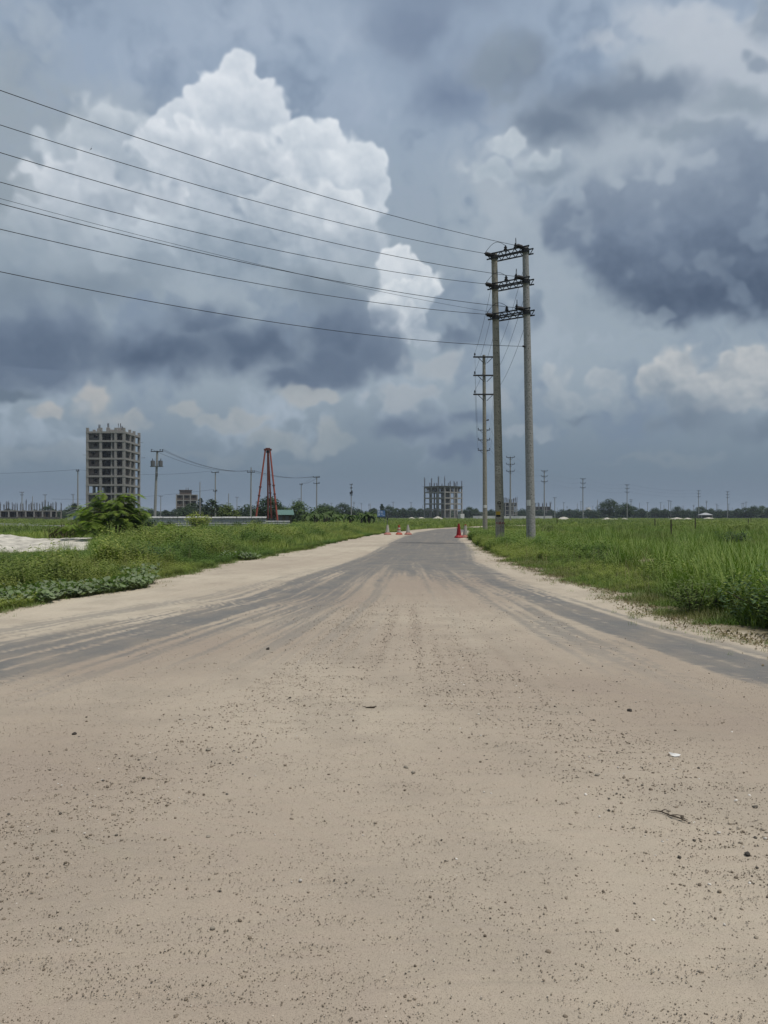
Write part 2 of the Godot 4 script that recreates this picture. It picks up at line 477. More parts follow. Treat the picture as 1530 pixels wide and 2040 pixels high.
func make_tower() -> void:
	# ten storeys of bare concrete frame, partly filled with brick; its origin is the near right corner
	var rng := RandomNumberGenerator.new(); rng.seed = 51
	var t := thing("unfinished_tower", "tall unfinished ten-storey concrete block with brick infill, behind the feathery tree", "building", Vector3(-86.2, 0, -252))
	var X := [-0.25, -2.95, -7.9, -12.35]       # front columns
	var Z := [-0.25, -6.0, -10.4, -15.75]       # columns along the side
	var H := 2.92
	var top := 29.5
	var levels := []
	for k in 11: levels.append(top - k * H)
	for k in 10:
		var g := Geo.new()
		var y: float = levels[k]
		g.box(Vector3(-6.3, y - 0.09, -8.0), Vector3(12.2, 0.16, 15.6))
		part("floor_slab", g, M.concrete_frame, t)
		# edge beams, proud of the slab
		for e in [[Vector3(-6.3, y - 0.2, 0.06), Vector3(12.9, 0.62, 0.3)], [Vector3(-6.3, y - 0.2, -16.06), Vector3(12.9, 0.62, 0.3)], [Vector3(0.06, y - 0.2, -8.0), Vector3(0.3, 0.62, 15.8)], [Vector3(-12.66, y - 0.2, -8.0), Vector3(0.3, 0.62, 15.8)]]:
			var b := Geo.new(); b.box(e[0], e[1]); part("beam", b, M.concrete_frame, t)
	for x in X:
		for z in Z:
			var g := Geo.new()
			var outer: bool = x == X[0] or z == Z[0] or x == X[3] or z == Z[3]
			g.box(Vector3(x, (top + (1.3 if outer else -0.1)) * 0.5, z), Vector3(0.78, top + (1.3 if outer else -0.1), 0.78))
			part("column", g, M.concrete_frame, t)
	var thin := Geo.new(); thin.box(Vector3(-4.35, 14.6, -0.3), Vector3(0.42, 29.2, 0.36)); part("column", thin, M.concrete_frame, t)
	for k in 10:
		var y0: float = levels[k + 1] + 0.02 if k < 9 else 0.0
		var y1: float = levels[k] - 0.52
		var open: bool = k == 6
		if not open:
			# left bay of the front: brick with a window hole
			var g := Geo.new()
			var w: float = [0.45, 0.45, 0.25, 0.2, 0.45, 0.42, 0.0, 0.5, 0.4, 0.4][k]
			wall_with_hole(g, Vector3(-12.0, 0, -0.62), Vector3(-8.3, 0, -0.62), y0, y1, w, w + 0.32, y0 + 0.85, y1 - 0.35, 0.2)
			part("brick_wall", g, M.brick_brown if k in [2, 3, 4, 5] else M.brick_grey, t)
			# side: first bay with two narrow windows, second bay set back
			var s := Geo.new()
			wall_with_hole(s, Vector3(-0.62, 0, -0.6), Vector3(-0.62, 0, -3.4), y0, y1, 0.45, 0.85, y0 + 0.5, y1 - 0.3, 0.2)
			wall_with_hole(s, Vector3(-0.62, 0, -3.4), Vector3(-0.62, 0, -5.7), y0, y1, 0.3, 0.75, y0 + 0.9, y1 - 0.3, 0.2)
			part("brick_wall", s, M.brick_brown if k > 2 else M.brick_grey, t)
			var s2 := Geo.new(); s2.box(Vector3(-1.6, (y0 + y1) * 0.5, -8.2), Vector3(0.2, y1 - y0, 4.0)); part("brick_wall", s2, M.brick_brown, t)
			# rooms behind the open bays
			var r := Geo.new(); r.box(Vector3(-7.6, (y0 + y1) * 0.5, -9.0), Vector3(9.4, y1 - y0, 0.2)); part("inner_wall", r, M.brick_grey, t)
			var r2 := Geo.new(); r2.box(Vector3(-3.0, (y0 + y1) * 0.5, -11.0), Vector3(0.2, y1 - y0, 7.0)); part("inner_wall", r2, M.brick_grey, t)
			var lw := Geo.new(); lw.box(Vector3(-12.3, (y0 + y1) * 0.5, -8.0), Vector3(0.2, y1 - y0, 14.6)); part("brick_wall", lw, M.brick_brown, t)
			# odd low walls and props in the open bays
			for bay in [[-7.4, -4.7], [-2.4, -0.8]]:
				var q := rng.randf()
				if q < 0.45:
					var pw := Geo.new()
					var high := rng.randf_range(0.4, 1.1)
					pw.box(Vector3((bay[0] + bay[1]) / 2, y0 + high / 2, -0.7 - rng.randf() * 0.8), Vector3((bay[1] - bay[0]) * rng.randf_range(0.5, 0.98), high, 0.15)); part("low_wall", pw, M.brick_brown, t)
				if q > 0.3:
					for n in 3:
						var pp := Geo.new()
						var px := rng.randf_range(bay[0], bay[1])
						pp.bar(Vector3(px, y0, -1.2), Vector3(px + rng.randf_range(-0.3, 0.3), y1 + 0.2, -1.2), 0.1, 0.1); part("prop", pp, M.shutter_wood, t)
			var pier := Geo.new(); pier.box(Vector3(-3.75, (y0 + y1) * 0.5, -0.5), Vector3(0.7, y1 - y0, 0.18)); part("brick_wall", pier, M.brick_grey, t)
		else:
			var r := Geo.new(); r.box(Vector3(-5.2, (y0 + y1) * 0.5, -7.0), Vector3(5.0, y1 - y0, 4.0)); part("inner_wall", r, M.brick_grey, t)
			var p := Geo.new(); p.box(Vector3(-9.2, (y0 + y1) * 0.5, -3.0), Vector3(1.6, y1 - y0, 0.2)); part("inner_wall", p, M.brick_grey, t)
	# roof: stair head, tank block, column starters with bars
	for b in [[Vector3(-9.9, top + 0.75, -4.0), Vector3(1.1, 1.5, 1.1)], [Vector3(-7.2, top + 0.95, -5.0), Vector3(1.0, 1.9, 1.2)], [Vector3(-4.9, top + 0.55, -5.0), Vector3(2.8, 1.1, 3.0)], [Vector3(-3.9, top + 1.0, -6.4), Vector3(1.3, 2.0, 1.2)], [Vector3(-2.4, top + 0.45, -4.5), Vector3(1.6, 0.9, 1.2)]]:
		var g := Geo.new(); g.box(b[0], b[1]); part("stair_head", g, M.concrete_frame, t)
	for p in [Vector3(-9.9, top + 1.5, -4.0), Vector3(-7.2, top + 1.9, -5.0), Vector3(-3.9, top + 2.0, -6.4), Vector3(-2.4, top + 0.9, -4.5)]:
		var g := Geo.new(); rebar_bundle(g, p, 3.2 if p.x == -3.9 else 1.7, 0.35, rng); part("reinforcing_bars", g, M.rebar, t)
	for s in [[-9.6, 21.7, 0.6, 2.6], [-0.1, 27.4, -16.2, 1.2], [0.5, 22.0, -15.9, 1.4]]:
		var g := Geo.new(); g.bar(Vector3(-13.6 if s[0] < -5 else s[0], s[1], s[2]), Vector3(s[0] if s[0] < -5 else s[0] + s[3], s[1] + 0.05, s[2]), 0.09, 0.09); part("scaffold_plank", g, M.shutter_wood, t)

func make_bare_frame() -> void:
	# five levels of open frame, seen on its corner, the top deck still on props
	var rng := RandomNumberGenerator.new(); rng.seed = 52
	var t := thing("concrete_skeleton_building", "open concrete frame of five levels with tall reinforcing bars, beyond the traffic cones", "building", Vector3(30.7, 0, -384), deg_to_rad(-45))
	# local axes: -x runs along the left face, -z along the right face
	var S := 13.6
	var A := [0.0, -4.3, -8.9, -S]
	var B := [0.0, -4.2, -7.6, -9.7, -S]
	var Y := [16.6, 13.8, 10.85, 7.9, 4.9, 0.6]
	for y in Y:
		var g := Geo.new(); g.box(Vector3(-S / 2, y - 0.12, -S / 2), Vector3(S - 0.6, 0.2, S - 0.6)); part("floor_slab", g, M.concrete_frame, t)
		for e in [[Vector3(-S / 2, y - 0.2, 0.0), Vector3(S + 0.5, 0.6, 0.3)], [Vector3(-S / 2, y - 0.2, -S), Vector3(S + 0.5, 0.6, 0.3)], [Vector3(0, y - 0.2, -S / 2), Vector3(0.3, 0.6, S - 0.32)], [Vector3(-S, y - 0.2, -S / 2), Vector3(0.3, 0.6, S - 0.32)]]:
			var b := Geo.new(); b.box(e[0], e[1]); part("beam", b, M.concrete_frame, t)
	for i in A.size():
		for j in B.size():
			var g := Geo.new()
			var outer := i == 0 or j == 0 or i == A.size() - 1 or j == B.size() - 1
			if not outer: continue
			var w := 0.55
			g.box(Vector3(A[i], 8.2, B[j]), Vector3(w, 16.4, w + 0.1))
			part("column", g, M.concrete_frame, t)
			var b := Geo.new()
			var tall := (5.4 if j == 0 else 3.2 if i == 0 else 2.6) * rng.randf_range(0.85, 1.05)
			rebar_bundle(b, Vector3(A[i], 16.7, B[j]), tall, 0.28, rng)
			part("reinforcing_bars", b, M.rebar, t)
	# stair core
	for k in 5:
		var y0: float = Y[k + 1] + 0.02
		var y1: float = Y[k] - 0.44
		for b in [[Vector3(-3.4, 0, -5.9), Vector3(0.25, 0, 2.6)], [Vector3(-4.6, 0, -4.5), Vector3(2.2, 0, 0.25)]]:
			var g := Geo.new(); g.box(b[0] + Vector3(0, (y0 + y1) / 2, 0), Vector3(b[1].x, y1 - y0, b[1].z)); part("stair_wall", g, M.concrete_frame, t)
	# bamboo props under the top deck and the platform round it
	var deck := Geo.new(); deck.box(Vector3(-S / 2, 16.72, -S / 2), Vector3(S + 1.6, 0.1, S + 1.6)); part("shuttering_deck", deck, M.shutter_wood, t)
	for k in 22:
		var g := Geo.new()
		var s := 0.55 + 1.22 * (k % 11)
		var deep := rng.randf_range(0.5, 1.5)
		g.box(Vector3(-s, 16.34 - deep / 2, -0.45) if k < 11 else Vector3(-0.45, 16.34 - deep / 2, -s), Vector3(1.0, deep, 0.08) if k < 11 else Vector3(0.08, deep, 1.0))
		part("form_board", g, M.shutter_wood, t)
	for k in 120:
		var g := Geo.new()
		var along_left := k % 2 == 0
		var s := rng.randf_range(0.4, S - 0.4)
		var o := rng.randf_range(0.5, 3.0)
		var p := Vector3(-s, 13.83, -o) if along_left else Vector3(-o, 13.83, -s)
		g.bar(p, p + Vector3(rng.randf_range(-0.3, 0.3), 2.55, rng.randf_range(-0.3, 0.3)), 0.17, 0.17)
		part("prop", g, M.shutter_wood, t)
	for k in 8:
		var g := Geo.new()
		var s := -1.0 - k * 1.7
		g.bar(Vector3(s, 0.0, 1.6), Vector3(s, 4.5 + rng.randf() * 0.8, 0.9), 0.12, 0.12)
		part("prop", g, M.shutter_wood, t)
	# site shed at the right foot
	var w := Geo.new(); w.box(Vector3(1.6, 1.3, -11.0), Vector3(2.0, 2.6, 3.0)); part("site_shed", w, M.tin_white, t)

func frame_building(called: String, label: String, at: Vector3, turn: float, wx: float, wz: float, nx: int, nz: int, levels: Array, bars: float, fill: float, seed_: int, wall: Material) -> Node3D:
	var rng := RandomNumberGenerator.new(); rng.seed = seed_
	var t := thing(called, label, "building", at, turn)
	var top: float = levels[-1]
	for y in levels:
		var g := Geo.new(); g.box(Vector3(0, y - 0.15, 0), Vector3(wx + 0.4, 0.34, wz + 0.4)); part("floor_slab", g, M.concrete_frame, t)
	for i in nx:
		for j in nz:
			var p := Vector3(-wx / 2 + wx * i / (nx - 1), 0, -wz / 2 + wz * j / (nz - 1))
			var g := Geo.new(); g.box(p + Vector3(0, (top - 0.4) / 2, 0), Vector3(0.5, top - 0.4, 0.5)); part("column", g, M.concrete_frame, t)
			if bars > 0.0:
				var b := Geo.new(); rebar_bundle(b, p + Vector3(0, top, 0), bars * rng.randf_range(0.6, 1.0), 0.25, rng); part("reinforcing_bars", b, M.rebar, t)
	var low := 0.0
	for y in levels:
		for i in nx - 1:
			if rng.randf() < fill:
				var x0 := -wx / 2 + wx * i / (nx - 1) + 0.3
				var x1 := -wx / 2 + wx * (i + 1) / (nx - 1) - 0.3
				var g := Geo.new()
				wall_with_hole(g, Vector3(x0, 0, wz / 2 - 0.3), Vector3(x1, 0, wz / 2 - 0.3), low + 0.03, y - 0.36, 0.3, 0.65, low + 1.0, y - 0.6, 0.2)
				part("brick_wall", g, wall, t)
		var back := Geo.new(); back.box(Vector3(0, (low + y) / 2 - 0.15, -wz * 0.1), Vector3(wx - 1.0, y - low - 0.4, 0.2)); part("inner_wall", back, wall, t)
		low = y
	return t

func make_small_buildings() -> void:
	var h := frame_building("unfinished_house", "small brown unfinished four-storey house with a rooftop stair block, among dark trees", Vector3(-94, 0, -362), 0.25, 9.5, 9.0, 4, 3, [3.0, 6.0, 9.0, 11.6], 0.0, 0.7, 61, M.brick_brown)
	for b in [[Vector3(-0.6, 12.6, 0), Vector3(5.6, 2.0, 4.0)], [Vector3(-0.6, 13.75, 0), Vector3(6.2, 0.25, 4.6)]]:
		var g := Geo.new(); g.box(b[0], b[1]); part("stair_head", g, M.brick_brown, h)
	var g2 := Geo.new(); rebar_bundle(g2, Vector3(-0.4, 13.9, 0), 1.3, 1.2, RandomNumberGenerator.new()); part("reinforcing_bars", g2, M.rebar, h)
	var low := frame_building("unfinished_ground_floor", "long single-storey concrete frame with rows of upright bars, in the green plots", Vector3(-141, 0, -300), 0.1, 22.0, 12.0, 8, 3, [3.6], 4.6, 0.35, 62, M.brick_brown)
	var wall := Geo.new(); wall.box(Vector3(1, 0.55, 9.0), Vector3(28, 1.1, 0.25)); part("boundary_wall", wall, M.brick_grey, low)
	frame_building("unfinished_house", "grey unfinished frame of four levels with bars on top, behind the double pole", Vector3(80.5, 0, -486), 0.1, 7.4, 7.0, 4, 3, [2.6, 5.2, 7.8, 10.0], 4.0, 0.3, 63, M.brick_grey)
	frame_building("unfinished_house", "wide low unfinished frame with bars on top, beside the trees right of the double pole", Vector3(117, 0, -560), -0.15, 11.0, 8.0, 5, 3, [2.8, 5.6, 8.4], 3.6, 0.5, 64, M.brick_brown)
	# pale gabled shed with a blue sheet, by the tower
	var s := thing("gabled_shed", "pale tin shed with a gabled roof, left of the feathery tree", "shed", Vector3(-92, 0, -228), 0.2)
	var body := Geo.new(); body.box(Vector3(0, 1.2, 0), Vector3(4.6, 2.4, 6.0)); part("wall", body, M.tin_mid, s)
	for e in [-1, 1]:
		var r := Geo.new(); r.box(Vector3(e * 1.3, 2.95, 0.2), Vector3(2.95, 0.08, 6.8), Basis(Vector3(0, 0, 1), -e * 0.42)); part("roof", r, M.tin_light, s)
	var gable := Geo.new(); gable.tri(Vector3(-2.3, 2.4, 3.0), Vector3(2.3, 2.4, 3.0), Vector3(0, 3.42, 3.0)); gable.tri(Vector3(2.3, 2.4, -3.0), Vector3(-2.3, 2.4, -3.0), Vector3(0, 3.42, -3.0)); part("gable", gable, M.tin_light, s)
	var tank := thing("water_cart", "blue steel tank cart standing in front of the pale gabled shed", "cart", Vector3(-86.0, 0, -214), 0.3)
	var tb := Geo.new(); tb.box(Vector3(0, 1.15, 0), Vector3(2.8, 1.3, 1.5)); tb.box(Vector3(0, 1.85, 0), Vector3(2.4, 0.14, 1.2)); part("tank", tb, M.tarp_blue, tank)
	for e in [-0.8, 0.8]:
		for f in [-0.7, 0.7]:
			var wh := Geo.new(); wh.tube([Vector3(e, 0.35, f - 0.1), Vector3(e, 0.35, f + 0.1)], [0.35, 0.35], 12); part("wheel", wh, M.steel_dark, tank)
	var tow := Geo.new(); tow.bar(Vector3(1.4, 0.6, 0), Vector3(2.4, 0.3, 0), 0.1, 0.1); part("drawbar", tow, M.steel_dark, tank)
	# low pale kerb walls on the left plots
	for k in 3:
		var o := thing("kerb_wall", "low pale concrete kerb wall lying across the left green plot", "kerb", Vector3([-51.0, -57.0, -43.0][k], 0, [-96.0, -112.0, -88.0][k]), [0.03, 0.02, 0.05][k], "kerb walls on the left plots")
		for p in 4:
			var g := Geo.new(); g.box(Vector3(-5.4 + 3.6 * p, 0.2, 0), Vector3(3.55, 0.46, 0.3)); part("kerb_block", g, M.tin_white, o)
	# white-roofed shelter far out on the right
	var w := thing("field_shelter", "low dark shelter with a white hipped roof, in the right field by a tall pole", "shelter", Vector3(160, 0, -378), 0.0)
	for e in [-2.6, 2.6]:
		for f in [-2.0, 2.0]:
			var g := Geo.new(); g.box(Vector3(e, 1.0, f), Vector3(0.3, 2.0, 0.3)); part("post", g, M.concrete_frame, w)
	var sw := Geo.new(); sw.box(Vector3(0, 0.9, -0.6), Vector3(7.5, 1.8, 2.0)); part("wall", sw, M.brick_grey, w)
	var roof := Geo.new()
	var rp := [Vector3(-2.9, 2.0, 2.6), Vector3(2.9, 2.0, 2.6), Vector3(2.9, 2.0, -2.6), Vector3(-2.9, 2.0, -2.6), Vector3(-0.6, 3.1, 0), Vector3(0.6, 3.1, 0)]
	roof.quad(rp[0], rp[1], rp[5], rp[4]); roof.tri(rp[1], rp[2], rp[5]); roof.quad(rp[2], rp[3], rp[4], rp[5]); roof.tri(rp[3], rp[0], rp[4]); roof.quad(rp[3], rp[2], rp[1], rp[0])
	part("roof", roof, M.tin_mid, w)
	# pale block beyond the trees
	var pb := thing("white_house", "small white house between trees beyond the right field", "house", Vector3(149, 0, -556), 0.3)
	var pg := Geo.new(); pg.box(Vector3(0, 3.0, 0), Vector3(5.0, 6.0, 5.0)); part("wall", pg, M.tin_white, pb)
	var pr := Geo.new(); pr.box(Vector3(0.6, 6.9, 0), Vector3(2.6, 1.7, 2.6)); part("stair_head", pr, M.tin_white, pb)
	for k in 4:
		var g := Geo.new(); g.box(Vector3(-1.2 + 2.4 * (k % 2), 1.7 + 2.6 * int(k / 2), 2.5), Vector3(0.9, 1.1, 0.1)); part("window", g, M.window_glass, pb)
	# pale heaps of sand in the right field and by the bare frame
	var rng := RandomNumberGenerator.new(); rng.seed = 66
	var heaps := [[77.0, -262.0, 3.0, 0.95], [81.6, -268.0, 2.4, 0.6], [92.0, -290.0, 2.2, 0.7], [108.0, -280.0, 4.4, 1.0], [120.0, -300.0, 2.8, 0.8], [71.0, -300.0, 3.4, 1.2], [24.0, -340.0, 3.0, 1.4], [12.0, -330.0, 2.6, 1.0], [141.0, -330.0, 4.0, 0.9], [17.5, -352.0, 3.0, 1.0], [60.0, -255.0, 2.4, 0.8]]
	for a in heaps:
		var g := Geo.new()
		var ring := 14
		var n0 := g.vert(Vector3(0, a[3], 0), Vector3.UP)
		for k in 3:
			for i in ring:
				var an := TAU * i / ring
				var rr: float = a[2] * [0.35, 0.7, 1.0][k] * rng.randf_range(0.82, 1.15)
				g.vert(Vector3(cos(an) * rr, a[3] * [0.72, 0.3, -0.1][k] * rng.randf_range(0.85, 1.1), sin(an) * rr), Vector3(cos(an) * 0.5, 0.8, sin(an) * 0.5).normalized())
		for i in ring:
			g.ix.append_array([n0, n0 + 1 + i, n0 + 1 + (i + 1) % ring])
			for k in 2:
				var p := n0 + 1 + k * ring
				g.ix.append_array([p + i, p + ring + i, p + (i + 1) % ring, p + (i + 1) % ring, p + ring + i, p + ring + (i + 1) % ring])
		var o := part("sand_heap", g, M.bank_sand, null)
		o.position = Vector3(a[0], 0, a[1])
		tag(o, "small pale heap of sand at the far edge of the green plots", "sand heap", "sand heaps at the far edge of the plots")
	# tin sheets lying behind the right poles
	var long := thing("site_wall", "long low white site wall behind the right-hand poles", "wall", Vector3(58, 0, -330), 0.05)
	for k in 12:
		var g := Geo.new(); g.box(Vector3(-18.0 + 2.9 * k, 0.75, 0), Vector3(2.85, 1.5 + rng.randf_range(-0.12, 0.12), 0.12)); part("panel", g, M.tin_white if k % 3 else M.tin_light, long)

# ---------------------------------------------------------------- poles and wires
func wire(a: Vector3, b: Vector3, sag: float, r: float, label: String, group: String, called := "power_line", seg := 24) -> void:
	var pts := []
	var rad := []
	for i in seg + 1:
		var u := float(i) / seg
		pts.append(a.lerp(b, u) - a - Vector3(0, 4.0 * sag * u * (1.0 - u), 0))
		rad.append(r)
	var g := Geo.new()
	g.tube(pts, rad, 6)
	var o := part(called, g, M.cable, null)
	o.position = a
	tag(o, label, "wire", group)

func pin_insulator(parent: Node, at: Vector3, s := 1.0) -> void:
	var g := Geo.new()
	g.tube([at, at + Vector3(0, 0.1, 0) * s, at + Vector3(0, 0.12, 0) * s, at + Vector3(0, 0.17, 0) * s, at + Vector3(0, 0.19, 0) * s, at + Vector3(0, 0.25, 0) * s, at + Vector3(0, 0.27, 0) * s, at + Vector3(0, 0.34, 0) * s], [0.03 * s, 0.03 * s, 0.1 * s, 0.085 * s, 0.05 * s, 0.09 * s, 0.05 * s, 0.035 * s], 10)
	part("pin_insulator", g, M.insulator, parent)

func strain_insulator(parent: Node, a: Vector3, b: Vector3) -> void:
	var pts := []; var rad := []
	for i in 13:
		pts.append(a.lerp(b, i / 12.0)); rad.append(0.035 if i in [0, 1, 11, 12] else 0.11 if i % 2 else 0.055)
	var g := Geo.new(); g.tube(pts, rad, 10); part("strain_insulator", g, M.insulator, parent)

func tapered(a: Vector3, b: Vector3, r0: float, r1: float, sides := 20) -> Geo:
	var g := Geo.new()
	var pts := []; var rad := []
	for i in 9:
		pts.append(a.lerp(b, i / 8.0)); rad.append(lerpf(r0, r1, i / 8.0))
	g.tube(pts, rad, sides)
	return g

func lettering(parent: Node, called: String, words: String, at: Vector3, height: float, m: Material, turn := 0.0, roll := 0.0) -> void:
	var t := TextMesh.new()
	t.text = words; t.font_size = 32; t.depth = 0.004; t.pixel_size = height / 24.0
	var f := SystemFont.new(); f.font_names = PackedStringArray(["Droid Sans"]); f.font_weight = 700
	t.font = f
	var o := obj(called, t, m, parent)
	o.position = at; o.rotation = Vector3(0, turn, roll)

func make_power_lines() -> void:
	# ---- the double pole on the right verge
	var L0 := Vector3(6.1, -0.3, -39.8); var L1 := Vector3(5.79, 15.3, -39.8)
	var R0 := Vector3(7.53, -0.3, -38.8); var R1 := Vector3(7.24, 15.25, -38.8)
	var base := Vector3(6.8, 0, -39.3)
	var t := thing("double_power_pole", "pair of tall concrete poles joined by three dark crossarms, on the right verge", "power pole", base)
	var lp := part("pole", tapered(L0 - base, L1 - base, 0.24, 0.155), M.concrete_olive, t)
	lp.set_meta("label", "olive brown concrete pole with painted marks")
	var rp := part("pole", tapered(R0 - base, R1 - base, 0.24, 0.155), M.concrete_grey, t)
	rp.set_meta("label", "grey concrete pole with a white notice")
	var at_l := func(y: float) -> Vector3: return L0.lerp(L1, (y - L0.y) / (L1.y - L0.y)) - base
	var at_r := func(y: float) -> Vector3: return R0.lerp(R1, (y - R0.y) / (R1.y - R0.y)) - base
	var wire_dir := Vector3(-0.74, 0, 0.67)
	var ends_l := []; var ends_r := []; var backs := []
	for y in [15.08, 13.5, 11.92]:
		var a: Vector3 = at_l.call(y); var b: Vector3 = at_r.call(y)
		var x := (b - a); x.y = 0.0; x = x.normalized()
		var side := x.cross(Vector3.UP).normalized()
		for s in [-1, 1]:
			var g := Geo.new()
			var o: Vector3 = side * s * 0.27
			for h in [-0.13, 0.13]:
				g.bar(a + o - x * 0.3 + Vector3(0, h, 0), b + o + x * 0.32 + Vector3(0, h, 0), 0.06, 0.05)
			var n := 12
			var p0 := a + o - x * 0.3; var p1 := b + o + x * 0.32
			for i in n:
				var u0 := float(i) / n; var u1 := float(i + 1) / n
				g.bar(p0.lerp(p1, u0) + Vector3(0, -0.13 if i % 2 else 0.13, 0), p0.lerp(p1, u1) + Vector3(0, 0.13 if i % 2 else -0.13, 0), 0.04, 0.02)
			part("crossarm", g, M.steel_dark, t)
		for pp in [a, b]:
			var c := Geo.new(); c.tube([pp - Vector3(0, 0.09, 0), pp + Vector3(0, 0.09, 0)], [0.21, 0.21], 16); part("clamp", c, M.steel_dark, t)
		for u in [0.36, 0.68]: pin_insulator(t, a.lerp(b, u) + Vector3(0, 0.15, 0) + side * -0.02, 1.05)
		strain_insulator(t, a + wire_dir * 0.2 + Vector3(0, 0.06, 0), a + wire_dir * 0.78 + Vector3(0, 0.03, 0))
		strain_insulator(t, b + wire_dir * 0.2 + Vector3(0, 0.12, 0), b + wire_dir * 0.78 + Vector3(0, 0.09, 0))
		ends_l.append(base + a + wire_dir * 0.78 + Vector3(0, 0.03, 0)); ends_r.append(base + b + wire_dir * 0.78 + Vector3(0, 0.09, 0))
		# jumper leads over the pin insulators
		for e in [[a, 0.36], [b, 0.68]]:
			var from: Vector3 = e[0] + wire_dir * 0.75 + Vector3(0, 0.06, 0)
			var to: Vector3 = a.lerp(b, e[1]) + Vector3(0, 0.5, 0)
			var pts := []; var rad := []
			for i in 9:
				var u := i / 8.0
				pts.append(from.lerp(to, u) + Vector3(0, 0.35 * sin(PI * u), 0)); rad.append(0.012)
			var j := Geo.new(); j.tube(pts, rad, 5); part("jumper_lead", j, M.cable, t)
		backs.append([base + a - wire_dir * 0.2, base + a.lerp(b, 0.5) + Vector3(0, 0.3, 0), base + b - wire_dir * 0.2])
	# small holes in the poles: dark plugs, the shade inside put into their colour
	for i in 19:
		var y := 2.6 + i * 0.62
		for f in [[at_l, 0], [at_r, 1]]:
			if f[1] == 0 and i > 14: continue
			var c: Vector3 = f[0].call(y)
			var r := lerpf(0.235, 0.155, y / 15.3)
			var g := Geo.new(); g.tube([c + Vector3(0.02, 0, r - 0.03), c + Vector3(0.02, 0, r + 0.004)], [0.022, 0.022], 8); part("bolt_hole", g, M.recess_shade, rp if f[1] else lp)
	# marks on the poles
	var face := func(f: Callable, y: float, s: float) -> Vector3:
		var c: Vector3 = f.call(y)
		var r := lerpf(0.24, 0.155, y / 15.3)
		return c + Vector3(sin(s) * r, 0, cos(s) * r + 0.006)
	var sheet := func(called: String, f: Callable, y0: float, y1: float, s0: float, s1: float, m: Material):
		var g := Geo.new()
		for i in 6:
			var u0 := lerpf(s0, s1, i / 6.0); var u1 := lerpf(s0, s1, (i + 1) / 6.0)
			g.quad(face.call(f, y0, u0), face.call(f, y0, u1), face.call(f, y1, u1), face.call(f, y1, u0))
		part(called, g, m, lp if f == at_l else rp)
	sheet.call("paper_notice", at_r, 2.02, 2.32, -1.2, -0.15, M.paper_white)
	sheet.call("paper_notice", at_l, 1.56, 1.74, -1.1, 0.0, M.paper_yellow)
	sheet.call("printed_band", at_l, 1.46, 1.56, -1.08, 0.05, M.paint_black)
	# the painted frame with strokes inside
	for b in [[3.72, 3.76, -1.0, 0.25], [4.06, 4.10, -0.9, 0.25], [3.72, 4.1, 0.12, 0.28], [3.78, 3.82, -0.9, -0.35], [3.9, 3.94, -0.8, -0.3], [3.98, 4.02, -0.6, 0.0], [3.8, 4.0, -0.42, -0.3], [3.8, 3.9, -0.12, 0.0]]:
		sheet.call("painted_stroke", at_l, b[0], b[1], b[2], b[3], M.paint_white)
	lettering(lp, "painted_letter", "D", face.call(at_l, 2.18, -0.1) + Vector3(-0.02, 0, 0.02), 0.2, M.paint_black, 0.0, PI / 2)
	lettering(lp, "painted_letter", "T", face.call(at_l, 1.93, -0.05) + Vector3(0.0, 0, 0.02), 0.2, M.paint_black)
	lettering(lp, "painted_name", "S.M.Pa", face.call(at_l, 1.13, 0.03) + Vector3(0, 0, 0.03), 0.115, M.paint_red)
	# cracks in the concrete
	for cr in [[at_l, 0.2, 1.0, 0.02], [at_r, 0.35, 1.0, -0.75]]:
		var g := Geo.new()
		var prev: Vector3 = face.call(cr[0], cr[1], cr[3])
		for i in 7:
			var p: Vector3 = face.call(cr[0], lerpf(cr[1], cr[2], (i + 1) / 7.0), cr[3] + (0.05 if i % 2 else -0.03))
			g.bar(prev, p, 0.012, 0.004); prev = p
		part("crack", g, M.recess_shade, lp if cr[0] == at_l else rp)
	# spool for the lowest wire, on the grey pole
	var sp: Vector3 = at_r.call(10.15)
	var sg := Geo.new(); sg.tube([sp + Vector3(-0.14, 0, 0.1), sp + Vector3(-0.26, 0, 0.16)], [0.05, 0.05], 8); part("spool_insulator", sg, M.insulator, t)
	# ---- wires of the near span, to the line's next pair of poles far to the left
	var run := Vector3(-34.0, 0, 30.8)
	for k in 3:
		wire(ends_r[k], ends_r[k] + run, [1.25, 1.5, 1.42][k], 0.0125, ["topmost thick black wire running left from the grey pole of the pair", "thick black wire from the middle crossarm's grey pole end, running left", "thick black wire from the lowest crossarm's grey pole end, running left"][k], "wires of the near span", "power_line", 48)
		wire(ends_l[k], ends_l[k] + run, [1.38, 1.6, 1.5][k], 0.0125, ["black wire from the top crossarm's olive pole end, running left", "black wire from the middle crossarm's olive pole end, running left", "black wire from the lowest crossarm's olive pole end, running left"][k], "wires of the near span", "power_line", 48)
	wire(base + at_l.call(12.15) + wire_dir * 0.2, base + at_l.call(12.15) + run + Vector3(0, 0.4, 0), 0.95, 0.007, "thinnest grey wire among the thick ones, running left above the lowest pair", "wires of the near span", "power_line", 48)
	wire(base + sp + Vector3(-0.22, 0, 0.14), base + sp + run, 1.55, 0.012, "single lowest black wire running left, well below the others", "wires of the near span", "power_line", 48)
	# ---- the line's single poles
	var line := [Vector3(8.8, 0, -66), Vector3(16.05, 0, -122), Vector3(29.8, 0, -179), Vector3(49.2, 0, -233), Vector3(73.9, 0, -282), Vector3(107.6, 0, -336), Vector3(172, 0, -415), Vector3(195.5, 0, -432)]
	var tips := []
